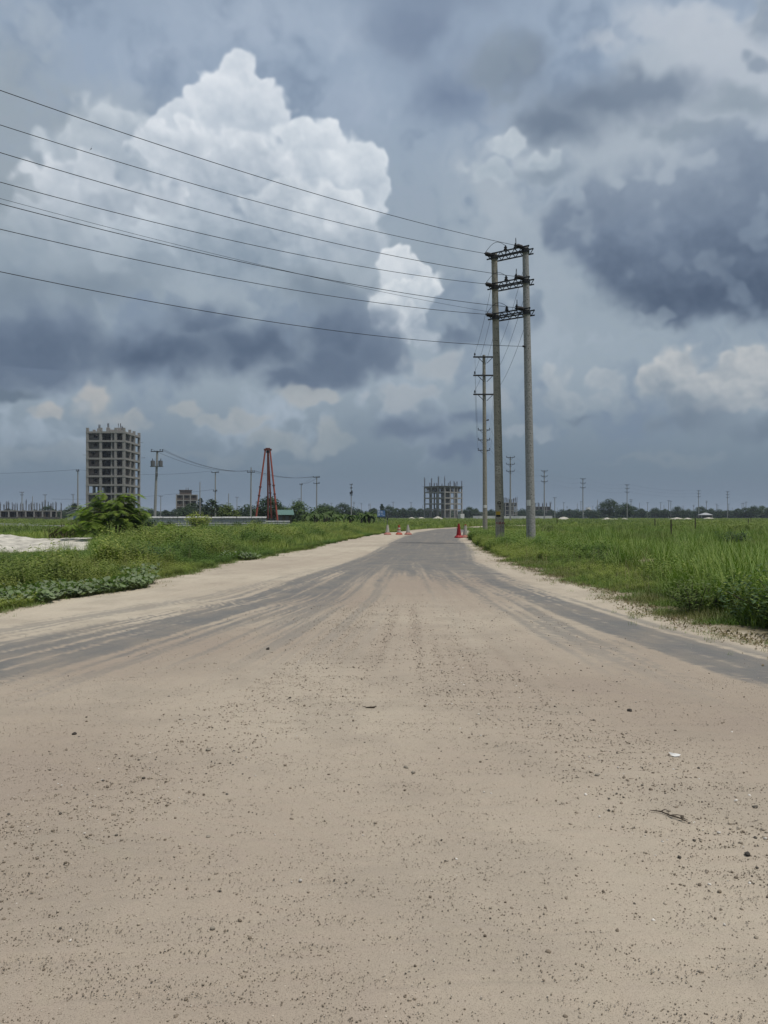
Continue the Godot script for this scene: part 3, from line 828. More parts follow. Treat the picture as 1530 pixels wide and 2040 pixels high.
	for i in line.size():
		var lab := "grey concrete line pole with three short crossarms, far out on the right"
		if i == 0: lab = "olive concrete pole with three braced crossarms, just behind the double pole"
		var p := thing("line_pole", lab, "power pole", line[i], 0.0, "line poles receding to the right" if i else "")
		part("pole", tapered(Vector3(0, -0.3, 0), Vector3(0 if i else -0.1, 15.5, 0), 0.21, 0.13, 14), M.concrete_olive if i == 0 else M.concrete_grey, p)
		var tip := []
		for y in [15.3, 13.7, 12.05]:
			var g := Geo.new()
			g.box(Vector3(-0.08 if i == 0 else 0.0, y, 0.18), Vector3(1.95, 0.12, 0.1))
			var arm := part("crossarm", g, M.steel_dark, p)
			for s in [-1, 1]:
				var b := Geo.new(); b.bar(Vector3(s * 0.12, y - 0.55, 0.18), Vector3(s * 0.62, y - 0.06, 0.18), 0.05, 0.04); part("brace", b, M.steel_dark, arm)
				pin_insulator(arm, Vector3(s * 0.92, y + 0.06, 0.18), 0.9)
				tip.append(line[i] + Vector3(s * 0.92, y + 0.36, 0.18))
		tips.append(tip)
		if i == 0:
			var n := Geo.new()
			for k in 6:
				var a0 := lerpf(-0.9, 0.5, k / 6.0); var a1 := lerpf(-0.9, 0.5, (k + 1) / 6.0)
				n.quad(Vector3(sin(a0) * 0.212, 2.2, cos(a0) * 0.212), Vector3(sin(a1) * 0.212, 2.2, cos(a1) * 0.212), Vector3(sin(a1) * 0.212, 2.45, cos(a1) * 0.212), Vector3(sin(a0) * 0.212, 2.45, cos(a0) * 0.212))
			part("paper_notice", n, M.paper_white, p)
			var st := Geo.new(); st.tube([Vector3(0.1, 9.8, 0.12), Vector3(0.3, 9.85, 0.18)], [0.05, 0.06], 8); part("spool_insulator", st, M.insulator, p)
	for k in 3:
		wire(backs[k][0], tips[0][k * 2], 0.5, 0.009, "thin wire from the double pole's olive side back to the braced line pole", "wires behind the double pole")
		wire(backs[k][2], tips[0][k * 2 + 1], 0.6, 0.009, "thin wire from the double pole's grey side back to the braced line pole", "wires behind the double pole")
	for i in line.size() - 1:
		if i == 6: continue
		for k in 6:
			wire(tips[i][k], tips[i + 1][k], 1.3, 0.009 if i < 2 else 0.007, "thin wire of the %s span beyond the braced olive line pole" % ["first", "second", "third", "fourth", "fifth", "sixth"][i], "wires of the receding line", "power_line", 12)
	# ---- poles of the left plots
	var rng := RandomNumberGenerator.new(); rng.seed = 71
	var lp_tops := {}
	var lefts := [
		["transformer_pole", -36.9, -122.0, 12.0, "leaning grey pole carrying two small transformers, beside the tower", 0.45],
		["strut_pole", -40.0, -180.0, 12.0, "grey pole propped by a slanting strut, behind the tin fence", 0.0],
		["field_pole", -29.0, -165.0, 12.0, "pale concrete pole with one crossarm, left of the red tripod", 0.12],
		["bare_pole", -56.5, -233.0, 12.0, "slim bare grey pole without crossarm, beside the small brown house", 0.0],
		["field_pole", -18.0, -203.0, 12.0, "grey pole with two crossarms, right of the red tripod above the bushes", 0.0],
		["field_pole", -26.6, -244.0, 12.0, "slim grey pole with one small crossarm, between the tripod and the two-armed pole", 0.0],
		["field_pole", -10.7, -248.0, 12.0, "slender dark pole with a boxy cluster at its top, above the banana plants", 0.0],
		["bare_pole", -70.2, -174.0, 12.0, "tall slim grey pole with a small cap bracket, just left of the tower", 0.0],
	]
	for i in lefts.size():
		var a: Array = lefts[i]
		var p := thing(a[0], a[4], "power pole", Vector3(a[1], 0, a[2]))
		part("pole", tapered(Vector3(0, -0.3, 0), Vector3(a[5], a[3], 0), 0.2 if i else 0.25, 0.12 if i else 0.16, 12), M.concrete_grey, p)
		var arms: Array = [[[11.85, 1.0]], [[11.8, 0.9], [7.4, 0.5]], [[11.0, 0.85]], [], [[11.8, 0.9], [10.2, 0.85]], [[11.6, 0.55]], [[11.7, 0.5], [10.6, 0.4], [8.9, 0.55], [8.3, 0.5]], [[11.8, 0.4]]][i]
		var tip := []
		for m in arms:
			var lean: float = a[5] * m[0] / a[3]
			var g := Geo.new(); g.box(Vector3(lean, m[0], 0.16), Vector3(m[1] * 2.0, 0.13, 0.11)); part("crossarm", g, M.steel_dark, p)
			for s in [-1.0, 0.55, 1.0]:
				pin_insulator(p, Vector3(lean + s * (m[1] - 0.1), m[0] + 0.065, 0.16), 0.9)
				tip.append(Vector3(a[1] + lean + s * (m[1] - 0.1), m[0] + 0.38, a[2] + 0.16))
		lp_tops[i] = tip
		if i == 0:
			for s in [-1, 1]:
				var g := Geo.new(); g.tube([Vector3(0.38 + s * 0.62, 9.5, 0.1), Vector3(0.38 + s * 0.62, 9.6, 0.1), Vector3(0.38 + s * 0.62, 10.35, 0.1), Vector3(0.38 + s * 0.62, 10.4, 0.1)], [0.26, 0.34, 0.34, 0.2], 14); part("transformer", g, M.steel_grey, p)
				var b := Geo.new(); b.tube([Vector3(0.38 + s * 0.62, 10.4, 0.1), Vector3(0.38 + s * 0.7, 10.75, 0.1)], [0.06, 0.04], 8); part("bushing", b, M.insulator, p)
			var g2 := Geo.new(); g2.box(Vector3(0.38, 9.45, 0.1), Vector3(2.0, 0.12, 0.5)); part("platform", g2, M.steel_grey, p)
			var g3 := Geo.new(); g3.box(Vector3(0.42, 8.1, 0.25), Vector3(0.35, 0.5, 0.2)); part("switch_box", g3, M.steel_grey, p)
		if i == 1:
			var g := Geo.new(); g.tube([Vector3(-2.4, -0.2, 0.4), Vector3(0.1, 5.8, 0.1)], [0.11, 0.09], 8); part("strut", g, M.concrete_grey, p)
		if i == 2:
			var g := Geo.new(); g.box(Vector3(0.1, 11.75, 0.0), Vector3(0.14, 0.6, 0.14)); part("top_bracket", g, M.steel_dark, p)
		if i == 6:
			var g := Geo.new(); g.box(Vector3(0.25, 9.3, 0.1), Vector3(0.4, 1.0, 0.4)); g.box(Vector3(-0.28, 9.0, 0.1), Vector3(0.3, 0.7, 0.35)); part("switch_box", g, M.steel_dark, p)
	for k in 3:
		wire(lp_tops[0][k], lp_tops[2][k], 1.3, 0.022, "thin sagging wire between the transformer pole and the tripod's pale pole", "wires over the left plots")
		wire(lp_tops[2][k], lp_tops[4][k], 1.0, 0.02, "thin wire crossing behind the red tripod from pole to pole", "wires over the left plots")
		wire(lp_tops[4][k], lp_tops[5][k], 0.6, 0.018, "thin wire between the two-armed pole and its slim neighbour", "wires over the left plots")
	wire(lp_tops[7][0], lp_tops[1][0], 1.0, 0.018, "thin wire passing behind the tower to the propped pole", "wires over the left plots")
	wire(lp_tops[7][2], Vector3(-110, 11.6, -176), 0.6, 0.02, "thin wire leaving the tall slim pole by the tower towards the left", "wires over the left plots")
	wire(lp_tops[1][3], Vector3(-92, 6.2, -210), 0.8, 0.02, "thin low wire from the propped pole towards the tower", "wires over the left plots")
	# ---- the many far poles, left and right
	var proto: Node3D = null
	# [x, d, number of crossarms]
	var far := [[-157.9, 331, 2], [-164.8, 369, 1], [-151.2, 369, 1], [-188.5, 407, 0], [-116.8, 397, 1], [-81.0, 418, 1], [-72.3, 353, 0], [-140.6, 567, 0], [-50.7, 454, 2], [-42.4, 611, 1], [-22.5, 567, 2], [-18.9, 635, 1], [-13.1, 662, 2], [-11.3, 635, 0], [4.6, 690, 1], [6.8, 567, 1], [21.0, 588, 1], [36.8, 722, 0], [-27.8, 794, 0], [55.1, 794, 0], [90.6, 588, 0], [123.2, 611, 1], [96.5, 429, 1], [124.5, 567, 2], [139.2, 588, 1], [201.7, 836, 2], [161.7, 635, 0], [141.9, 547, 1], [218.4, 794, 1], [139.5, 496, 0], [209.5, 722, 0], [188.6, 635, 0], [224.8, 722, 0], [156.5, 481, 2], [205.6, 611, 0], [204.2, 588, 1], [214.3, 588, 1], [266.3, 722, 0], [192.0, 512, 1], [199.9, 529, 1], [312.9, 794, 1], [294.5, 722, 2], [224.7, 529, 2], [290.1, 662, 1], [332.5, 756, 1], [300.6, 662, 1], [299.5, 635, 1], [289.6, 611, 1], [270.4, 567, 1], [384.8, 794, 0], [376.5, 756, 0], [213.1, 934, 0], [213.7, 794, 0], [337.8, 882, 0], [398.3, 992, 0], [428.6, 934, 0]]
	var protos := {}
	for f in far:
		var at := Vector3(f[0], 0, -f[1])
		var lab: String = "distant slim concrete pole among the left plots" if f[0] < f[1] * 0.09 else "distant slim concrete pole in the right field"
		var grp: String = "distant poles of the left plots" if f[0] < f[1] * 0.09 else "distant poles of the right field"
		if protos.has(f[2]):
			copy(protos[f[2]], at, rng.randf_range(-0.5, 0.5), 1.0, lab, grp)
			continue
		var p := thing("distant_pole", lab, "power pole", at, 0.0, grp)
		part("pole", tapered(Vector3(0, -0.3, 0), Vector3(0.05, 12.0, 0), 0.24, 0.17, 8), M.concrete_grey, p)
		for k in f[2]:
			var g := Geo.new(); g.box(Vector3(0.04, 11.75 - k * 1.1, 0.2), Vector3(1.9 - 0.4 * k, 0.16, 0.14)); part("crossarm", g, M.steel_grey, p)
			for s in [-1, 0, 1]:
				var q := Geo.new(); q.tube([Vector3(s * (0.85 - 0.2 * k), 11.83 - k * 1.1, 0.2), Vector3(s * (0.85 - 0.2 * k), 12.2 - k * 1.1, 0.2)], [0.08, 0.06], 6); part("pin_insulator", q, M.steel_grey, p)
		protos[f[2]] = p

# ---------------------------------------------------------------- yard, tripod, cones, sign
func ribbed_sheet(w: float, h: float, ribs: int, depth: float) -> Geo:
	# a tin sheet with level ribs, its foot at y = 0, face towards +z
	var g := Geo.new()
	var n := ribs * 4
	for i in n:
		var y0 := h * i / n; var y1 := h * (i + 1) / n
		var z0: float = depth * [0.0, 1.0, 1.0, 0.0][i % 4]; var z1: float = depth * [1.0, 1.0, 0.0, 0.0][i % 4]
		g.quad(Vector3(-w / 2, y0, z0), Vector3(w / 2, y0, z0), Vector3(w / 2, y1, z1), Vector3(-w / 2, y1, z1))
	g.box(Vector3(0, h / 2, -0.012), Vector3(w, h, 0.008))
	return g

func make_fence_and_yard() -> void:
	var rng := RandomNumberGenerator.new(); rng.seed = 81
	var f := thing("tin_fence", "long grey corrugated tin fence with a white cap, beyond the left verge", "fence", Vector3(-21.0, 0, -90))
	var sheet := ribbed_sheet(1.72, 1.28, 5, 0.05).mesh()
	for k in 8:
		var x := -6.1 + 1.75 * k
		var s := obj("tin_sheet", sheet, M.tin_light if k in [0, 1, 2] else M.tin_mid, f)
		s.position = Vector3(x, rng.randf_range(-0.03, 0.02), 0)
		s.rotation.z = rng.randf_range(-0.012, 0.012)
		var p := Geo.new(); p.box(Vector3(x - 0.875, 0.65, -0.07), Vector3(0.08, 1.5, 0.08)); part("post", p, M.steel_grey, f)
		# the folded cap, dented here and there
		var c := Geo.new()
		var y := 1.34 + rng.randf_range(-0.015, 0.015)
		c.box(Vector3(x, y, -0.1), Vector3(1.78, 0.035, 0.5), Basis(Vector3(1, 0, 0), 0.22 + rng.randf_range(-0.05, 0.05)))
		c.box(Vector3(x, y - 0.05, 0.14), Vector3(1.78, 0.1, 0.02))
		part("cap_sheet", c, M.tin_white, f)
	# a low blue-grey sheet run beside it
	var f2 := thing("low_tin_fence", "short low blue-grey tin fence at the foot of the red tripod", "fence", Vector3(-13.0, 0, -92))
	for k in 2:
		var s := obj("tin_sheet", ribbed_sheet(1.5, 0.95, 4, 0.04).mesh(), M.tin_mid, f2)
		s.position = Vector3(-0.7 + 1.55 * k, 0, 0)
		var p := Geo.new(); p.box(Vector3(-1.5 + 1.55 * k, 0.5, -0.07), Vector3(0.07, 1.05, 0.07)); part("post", p, M.steel_grey, f2)
	# hut with a green roof
	var h := thing("green_roofed_hut", "small tin hut with a pale green roof, beside the red tripod", "hut", Vector3(-13.6, 0, -104), 0.25)
	for s in [[Vector3(0, 0.8, 0.75), Vector3(1.7, 1.6, 0.06)], [Vector3(0, 0.8, -0.75), Vector3(1.7, 1.6, 0.06)], [Vector3(-0.82, 0.8, 0), Vector3(0.06, 1.6, 1.44)], [Vector3(0.82, 0.8, 0), Vector3(0.06, 1.6, 1.44)]]:
		var g := Geo.new(); g.box(s[0], s[1]); part("wall", g, M.tin_wall, h)
	for k in 4:
		var g := Geo.new(); g.box(Vector3(-0.63 + 0.42 * k, 0.8, 0.8), Vector3(0.4, 1.58, 0.03)); part("plank", g, M.shutter_wood if k % 2 else M.tin_wall, h)
	for e in [-1, 1]:
		var g := Geo.new(); g.box(Vector3(0, 1.98, e * 0.58), Vector3(2.3, 0.05, 1.3), Basis(Vector3(1, 0, 0), e * 0.55)); part("roof", g, M.tin_green, h)

func make_tripod() -> void:
	# drilling tripod: three jointed pipe legs, a head with a pulley, the hanging rod
	var t := thing("drilling_tripod", "tall red pipe tripod with a dark hanging rod, standing behind the tin fence", "tripod", Vector3(-14.6, 0, -95))
	var top := Vector3(0.05, 9.85, 0)
	var feet := [Vector3(-1.5, -0.1, 0.6), Vector3(1.46, -0.1, 0.6), Vector3(0.25, -0.1, -2.2)]
	for i in 3:
		var a: Vector3 = top + Vector3([-0.3, 0.28, 0.02][i], -0.1, [0.05, 0.05, -0.2][i])
		var leg := part("leg", tapered(feet[i], a, 0.115, 0.1, 12), M.tripod_red if i < 2 else M.tripod_dark, t)
		for u in [0.3, 0.42, 0.53]:
			var c: Vector3 = feet[i].lerp(a, u + 0.02 * i)
			var dir: Vector3 = (a - feet[i]).normalized() * 0.07
			var g := Geo.new(); g.tube([c - dir, c + dir], [0.17, 0.17], 12); part("flange", g, M.tripod_dark, leg)
	var head := Geo.new(); head.box(top + Vector3(0, -0.05, 0), Vector3(0.95, 0.22, 0.34)); head.box(top + Vector3(0, 0.1, 0), Vector3(0.55, 0.14, 0.26)); var hd := part("head", head, M.tripod_dark, t)
	var pul := Geo.new(); pul.tube([top + Vector3(0, -0.35, -0.08), top + Vector3(0, -0.35, 0.08)], [0.2, 0.2], 14); part("pulley", pul, M.steel_dark, hd)
	var rod := Geo.new(); rod.tube([Vector3(0.1, 0.0, 0.1), Vector3(0.06, 9.4, 0.05)], [0.11, 0.11], 10); part("drill_rod", rod, M.tripod_dark, t)
	var cab := Geo.new(); cab.tube([Vector3(0.5, 1.2, 0.2), Vector3(0.2, 9.5, 0.05)], [0.025, 0.025], 6); part("rope", cab, M.tripod_red, t)
	var win := Geo.new(); win.box(Vector3(0.6, 0.6, 0.2), Vector3(0.9, 1.2, 0.7)); part("winch", win, M.steel_dark, t)

func traffic_cone(label: String, at: Vector3, turn: float, h: float, bands: Array, base_m: Material, lean := 0.0) -> void:
	var t := thing("traffic_cone", label, "traffic cone", at, turn)
	t.rotation.z = lean
	var b := Geo.new()
	# square foot with cut corners and a sloping shoulder
	var w := 0.26
	var ring := []
	for y in [[0.0, w], [0.06, w], [0.1, w * 0.9], [0.17, w * 0.62], [0.2, w * 0.52]]:
		var r := []
		for k in 8:
			var cut := 0.62
			var p: Vector2 = [Vector2(1, cut), Vector2(cut, 1), Vector2(-cut, 1), Vector2(-1, cut), Vector2(-1, -cut), Vector2(-cut, -1), Vector2(cut, -1), Vector2(1, -cut)][k]
			r.append(Vector3(p.x * y[1], y[0], p.y * y[1]))
		ring.append(r)
	for i in ring.size() - 1:
		for k in 8: b.quad(ring[i][(k + 1) % 8], ring[i][k], ring[i + 1][k], ring[i + 1][(k + 1) % 8])
	part("foot", b, base_m, t)
	for band in bands:
		var g := Geo.new()
		var y0: float = band[0]; var y1: float = band[1]
		var r0 := lerpf(0.17, 0.065, (y0 - 0.17) / (h - 0.17)); var r1 := lerpf(0.17, 0.065, (y1 - 0.17) / (h - 0.17))
		if y1 >= h - 0.01: g.tube([Vector3(0, y0, 0), Vector3(0, y1 - 0.03, 0), Vector3(0, y1, 0)], [r0, r1 + 0.004, r1 - 0.02], 18)
		else: g.tube([Vector3(0, y0, 0), Vector3(0, y1, 0)], [r0, r1], 18, false)
		part(band[3], g, band[2], t)

func make_cones() -> void:
	traffic_cone("faded white traffic cone, leftmost of three, against the weeds", Vector3(0.28, 0, -60.5), 0.4, 0.8, [[0.19, 0.8, M.cone_white, "body"]], M.cone_faded)
	traffic_cone("orange and white banded traffic cone between two white ones", Vector3(1.2, 0, -60.5), 0.1, 0.8, [[0.19, 0.36, M.cone_white, "white_band"], [0.36, 0.44, M.cone_orange, "body"], [0.44, 0.58, M.cone_white, "white_band"], [0.58, 0.8, M.cone_orange, "body"]], M.cone_orange)
	traffic_cone("white traffic cone with a red foot, at the edge of the tar", Vector3(1.92, 0, -60.5), 0.7, 0.8, [[0.19, 0.8, M.cone_white, "body"]], M.cone_faded, 0.02)
	traffic_cone("large all-red traffic cone on the right edge of the road", Vector3(5.12, 0, -52.0), 0.2, 0.98, [[0.19, 0.98, M.cone_red, "body"]], M.cone_red)
	traffic_cone("dusty white traffic cone with red tip, half in the weeds beside the red one", Vector3(5.6, 0, -52.4), 0.5, 0.92, [[0.19, 0.84, M.cone_white, "body"], [0.84, 0.92, M.cone_orange, "tip"]], M.cone_faded, -0.03)

func make_sign() -> void:
	var t := thing("blue_sign", "small blue and white signboard on posts above the weeds, behind the cones", "sign", Vector3(-0.4, 0, -108), 0.1)
	for s in [-0.45, 0.45]:
		var g := Geo.new(); g.tube([Vector3(s, -0.2, -0.05), Vector3(s, 2.2, -0.05)], [0.03, 0.03], 8); part("post", g, M.steel_grey, t)
	var b := Geo.new(); b.box(Vector3(0, 1.85, 0), Vector3(1.12, 0.86, 0.04)); part("board", b, M.sign_blue, t)
	# its print, too small to read: pale blocks and lines
	for r in [[-0.42, 2.1, 0.2, 0.26], [-0.1, 2.12, 0.3, 0.1], [-0.1, 1.95, 0.36, 0.08], [-0.4, 1.7, 0.2, 0.3], [-0.05, 1.72, 0.3, 0.06], [0.2, 1.58, 0.3, 0.06], [-0.5, 1.85, 0.06, 0.8]]:
		var g := Geo.new(); g.box(Vector3(r[0] + r[2] / 2, r[1], 0.024), Vector3(r[2], r[3], 0.004)); part("print", g, M.sign_print, t)
	var p := thing("marker_post", "thin dark post standing in the weeds behind the white cone", "post", Vector3(0.36, 0, -82))
	var g := Geo.new(); g.tube([Vector3(0, -0.2, 0), Vector3(0, 1.5, 0)], [0.035, 0.03], 8); g.box(Vector3(0, 1.45, 0), Vector3(0.1, 0.1, 0.1)); part("stake", g, M.steel_grey, p)
	var q := Geo.new(); q.box(Vector3(0, 1.2, 0.04), Vector3(0.14, 0.2, 0.02)); part("tag", q, M.steel_dark, p)

# ---------------------------------------------------------------- trees
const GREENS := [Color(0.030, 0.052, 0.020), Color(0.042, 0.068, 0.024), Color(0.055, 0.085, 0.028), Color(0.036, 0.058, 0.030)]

func random_dir(rng: RandomNumberGenerator) -> Vector3:
	return Vector3(rng.randfn(), rng.randfn(), rng.randfn()).normalized()

func tree_parts(parent: Node3D, rng: RandomNumberGenerator, h: float, w: float, kind: String, tone: Color, leaves: int, leaf_size: float) -> void:
	var wood := Geo.new()
	var crown := Geo.new()
	var clumps := []
	var low: float = {"round": 0.3, "tall": 0.12, "bush": 0.05, "broad": 0.4, "palm": 0.7}[kind]
	wood.tube([Vector3(0, -0.2, 0), Vector3(0.02 * h, h * 0.3, 0), Vector3(-0.01 * h, h * 0.62, 0.01 * h)], [0.028 * h, 0.02 * h, 0.008 * h], 7)
	var n := 16
	for i in n:
		var u := (i + 0.5) / n
		var an := i * 2.4 + rng.randf() * 0.8
		var y := lerpf(low, 0.93, u)
		var reach := 1.0
		if kind == "tall": reach = (1.0 - u) * 0.85 + 0.18
		elif kind == "broad": reach = sin(PI * clampf(u * 0.75 + 0.3, 0, 1)) * 1.1
		else: reach = sqrt(maxf(0.0, 1.0 - pow(2.0 * u - 0.85, 2.0))) * 0.95 + 0.1
		var p := Vector3(cos(an) * reach * w * 0.34, y * h, sin(an) * reach * w * 0.34)
		clumps.append([p, w * 0.2 * rng.randf_range(0.75, 1.25) * (0.6 if kind == "tall" else 1.0)])
		var s := Vector3(0, h * maxf(0.15, y * 0.7 - 0.08), 0)
		wood.tube([s, s.lerp(p, 0.6) + Vector3(0, 0.02 * h, 0), p], [0.011 * h, 0.007 * h, 0.003 * h], 5, false)
	for k in leaves:
		var c: Array = clumps[rng.randi() % clumps.size()]
		var q := random_dir(rng)
		var r: float = c[1] * pow(rng.randf(), 0.4)
		var o: Vector3 = c[0] + Vector3(q.x * r, q.y * r * 0.72, q.z * r)
		var up := (q * 0.7 + Vector3(0, 0.8, 0) + random_dir(rng) * 0.6).normalized()
		var dir := up.cross(random_dir(rng)).normalized()
		crown.col = tone * 1.1 * rng.randf_range(0.7, 1.35)
		crown.leaf(o, dir, dir.cross(up), up, leaf_size * rng.randf_range(0.7, 1.3), leaf_size * rng.randf_range(0.45, 0.75))
	part("trunk", wood, M.bark, parent)
	part("crown", crown, M.far_leaf, parent)

func banana_parts(parent: Node3D, rng: RandomNumberGenerator, h: float) -> void:
	var wood := Geo.new()
	wood.tube([Vector3(0, -0.2, 0), Vector3(0.05, h * 0.5, 0)], [0.16, 0.1], 8)
	part("trunk", wood, M.bark, parent)
	var g := Geo.new()
	for k in 10:
		var an := k * 2.4 + rng.randf()
		var flat := Vector3(cos(an), 0, sin(an))
		var o := Vector3(0.05, h * 0.48, 0)
		var ln := h * rng.randf_range(0.45, 0.6)
		var rise := rng.randf_range(0.5, 1.4)
		g.col = Color(0.075, 0.115, 0.032) * rng.randf_range(0.75, 1.3)
		var prev := o; var side := flat.cross(Vector3.UP)
		for i in 5:
			var u := (i + 1) / 5.0
			var p := o + flat * ln * u * 0.9 + Vector3(0, ln * (rise * u - 1.25 * u * u), 0)
			var w0 := 0.32 * sin(PI * (i / 5.0) * 0.95 + 0.08); var w1 := 0.32 * sin(PI * u * 0.95 + 0.08)
			g.quad(prev - side * w0, prev, p, p - side * w1); g.quad(prev, prev + side * w0, p + side * w1, p)
			prev = p
	part("crown", g, M.leaf, parent)

func make_trees() -> void:
	var rng := RandomNumberGenerator.new(); rng.seed = 91
	# the feathery tree by the sand bank
	feathery_tree()
	# prototypes of the far trees, unit height about 8 m
	var kinds := [["round", 8.0, 9.0], ["tall", 10.0, 5.5], ["broad", 9.0, 11.0], ["round", 7.0, 7.0], ["bush", 5.0, 8.0], ["bush", 4.0, 6.0]]
	var words := ["dark rounded tree in the far tree line", "tall narrow dark tree rising from the far tree line", "spreading broad-crowned tree in the far tree line", "small rounded tree in the far tree line", "dense dark bushy tree in the far tree line", "low wide bush in the far tree line"]
	var protos := []
	# [x, d, height, kind]
	var spots := [[-132.9, 300, 5.5, 0], [-156.3, 340, 4.4, 3], [-105.8, 260, 5.8, 2], [-141.2, 330, 3.7, 4], [-184.7, 380, 4.0, 3], [-86.3, 300, 3.9, 3], [-87.8, 320, 4.5, 0], [-101.5, 330, 4.3, 4], [-98.2, 300, 4.7, 3], [-59.8, 230, 3.9, 4], [-50.2, 220, 3.8, 5], [-43.0, 200, 4.1, 4], [-34.3, 190, 4.0, 4], [-33.1, 200, 3.9, 3], [-26.3, 190, 4.3, 0], [-28.9, 230, 3.6, 4], [-19.0, 240, 4.7, 4], [-17.7, 260, 4.6, 3], [-16.3, 300, 6.5, 0], [-12.9, 300, 4.7, 4], [-13.2, 400, 5.2, 3], [-5.6, 420, 5.9, 3], [2.5, 380, 6.5, 0], [6.6, 400, 5.7, 3], [10.6, 420, 5.9, 3], [15.6, 430, 6.3, 0], [21.2, 440, 5.9, 3], [27.0, 470, 6.5, 3], [31.9, 460, 5.8, 4], [51.7, 460, 7.0, 0], [58.1, 480, 6.3, 3], [52.9, 500, 5.5, 3], [67.6, 480, 5.3, 4], [94.6, 520, 6.0, 4], [96.9, 500, 6.5, 0], [107.0, 520, 6.3, 3], [110.1, 500, 5.8, 3], [122.1, 520, 5.6, 4], [127.2, 520, 6.3, 3], [127.3, 500, 5.5, 4], [129.2, 480, 5.9, 3], [121.3, 440, 4.7, 4], [138.1, 420, 6.5, 0], [145.9, 430, 5.8, 3], [153.6, 430, 6.1, 0], [163.0, 440, 5.6, 3], [166.4, 430, 6.9, 0], [184.7, 460, 5.2, 4], [183.6, 440, 7.0, 0], [197.8, 460, 5.5, 3], [211.7, 480, 5.3, 4], [217.5, 480, 5.3, 3], [205.2, 440, 5.9, 3], [200.3, 420, 6.2, 0], [199.8, 410, 6.9, 0], [209.2, 420, 7.1, 2], [213.9, 420, 6.5, 0], [226.1, 430, 6.9, 2], [240.1, 440, 6.2, 3], [-197.3, 380, 5.5, 0], [-214.3, 400, 5.2, 2], [-209.7, 420, 4.6, 3], [-117.9, 330, 5.0, 0], [-127.1, 340, 4.6, 2]]
	for s in spots:
		var k: int = s[3]
		var at := Vector3(s[0], 0, -s[1])
		var size: float = s[2] / kinds[k][1]
		while protos.size() <= k: protos.append(null)
		if protos[k] == null:
			var t := thing("far_tree", words[k], "tree", at, rng.randf() * TAU, "trees of the far tree line")
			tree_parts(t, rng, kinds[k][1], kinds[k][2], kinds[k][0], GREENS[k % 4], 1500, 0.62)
			t.scale = Vector3.ONE * size
			protos[k] = t
		else:
			copy(protos[k], at, rng.randf() * TAU, size)
	# nearer trees with a look of their own
	var own := [
		["big_leaved_tree", "dark tree with large separate leaves, behind the tin fence", -34.0, 150.0, 5.0, 3.8, "broad", Color(0.035, 0.055, 0.03), 420, 0.55],
		["yellowish_tree", "yellow-green bushy tree behind the tin fence, right of the large-leaved one", -30.0, 146.0, 3.6, 5.0, "bush", Color(0.085, 0.115, 0.03), 1900, 0.32],
		["shade_tree", "dense dark tree behind the red tripod", -17.5, 116.0, 4.4, 4.2, "round", Color(0.032, 0.055, 0.024), 2200, 0.3],
		["leafy_tree", "full green tree with glossy leaves, right of the green-roofed hut", -14.8, 130.0, 3.9, 5.0, "bush", Color(0.062, 0.098, 0.032), 2400, 0.32],
		["leafy_tree", "wide green bush right of the glossy tree, below the two-armed pole", -11.2, 142.0, 3.4, 6.0, "bush", Color(0.05, 0.082, 0.028), 2200, 0.32],
		["dark_conifer", "tall dark conical tree beside the small brown house", -58.0, 240.0, 7.6, 3.6, "tall", Color(0.024, 0.04, 0.02), 1500, 0.4],
		["dark_tree", "dark spreading tree in front of the small brown house", -63.0, 250.0, 5.6, 9.0, "bush", Color(0.028, 0.047, 0.02), 2000, 0.5],
		["dark_conifer", "small dark conical tree behind the blue sign", -0.8, 300.0, 6.6, 3.4, "tall", Color(0.024, 0.042, 0.022), 900, 0.5],
		["shade_tree", "large rounded dark tree beyond the right field, tallest of its group", 101.0, 340.0, 8.6, 11.0, "round", Color(0.034, 0.055, 0.024), 2600, 0.6],
		["shade_tree", "rounded dark tree beyond the right field, beside the tallest one", 110.0, 346.0, 7.0, 8.0, "round", Color(0.036, 0.06, 0.026), 2000, 0.6],
	]
	for a in own:
		var t := thing(a[0], a[1], "tree", Vector3(a[2], 0, -a[3]), rng.randf() * TAU)
		tree_parts(t, rng, a[4], a[5], a[6], a[7], a[8], a[9])
	# banana plants between the bushes and the sign
	for k in 22:
		var x := lerpf(-13.0, -1.0, k / 21.0) + rng.randf_range(-0.8, 0.8)
		var b := thing("banana_plant", "banana plant with arching leaves, in the row left of the blue sign", "plant", Vector3(x, 0, -rng.randf_range(112, 132)), rng.randf() * TAU, "banana plants left of the blue sign")
		banana_parts(b, rng, rng.randf_range(2.2, 3.4))
	# the unbroken wood behind everything
	var g := Geo.new()
	for k in 30:
		var q := random_dir(rng)
		q.y = absf(q.y)
		var up := (q + Vector3(0, 0.6, 0)).normalized()
		var dir := up.cross(random_dir(rng)).normalized()
		g.col = Color.WHITE * rng.randf_range(0.75, 1.25)
		g.leaf(Vector3(q.x * 0.5, q.y * 0.8, q.z * 0.5), dir, dir.cross(up), up, 0.55, 0.4)
	var where := []; var tints := []
	for k in 13000:
		var an := deg_to_rad(rng.randf_range(-50, 50))
		var d := rng.randf_range(560, 820)
		var s := rng.randf_range(2.0, 4.2)
		var hh := 1.0 + 3.6 * absf(edge_noise.get_noise_2d(an * 260.0, 7.0)) + rng.randf() * 1.6
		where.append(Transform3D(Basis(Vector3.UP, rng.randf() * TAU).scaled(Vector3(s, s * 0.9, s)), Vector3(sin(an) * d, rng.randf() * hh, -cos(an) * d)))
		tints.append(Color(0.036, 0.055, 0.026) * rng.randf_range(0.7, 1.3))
	stuff("far_wood", "unbroken dark belt of woodland along the horizon", "woodland", g.mesh(), M.far_leaf, where, tints)

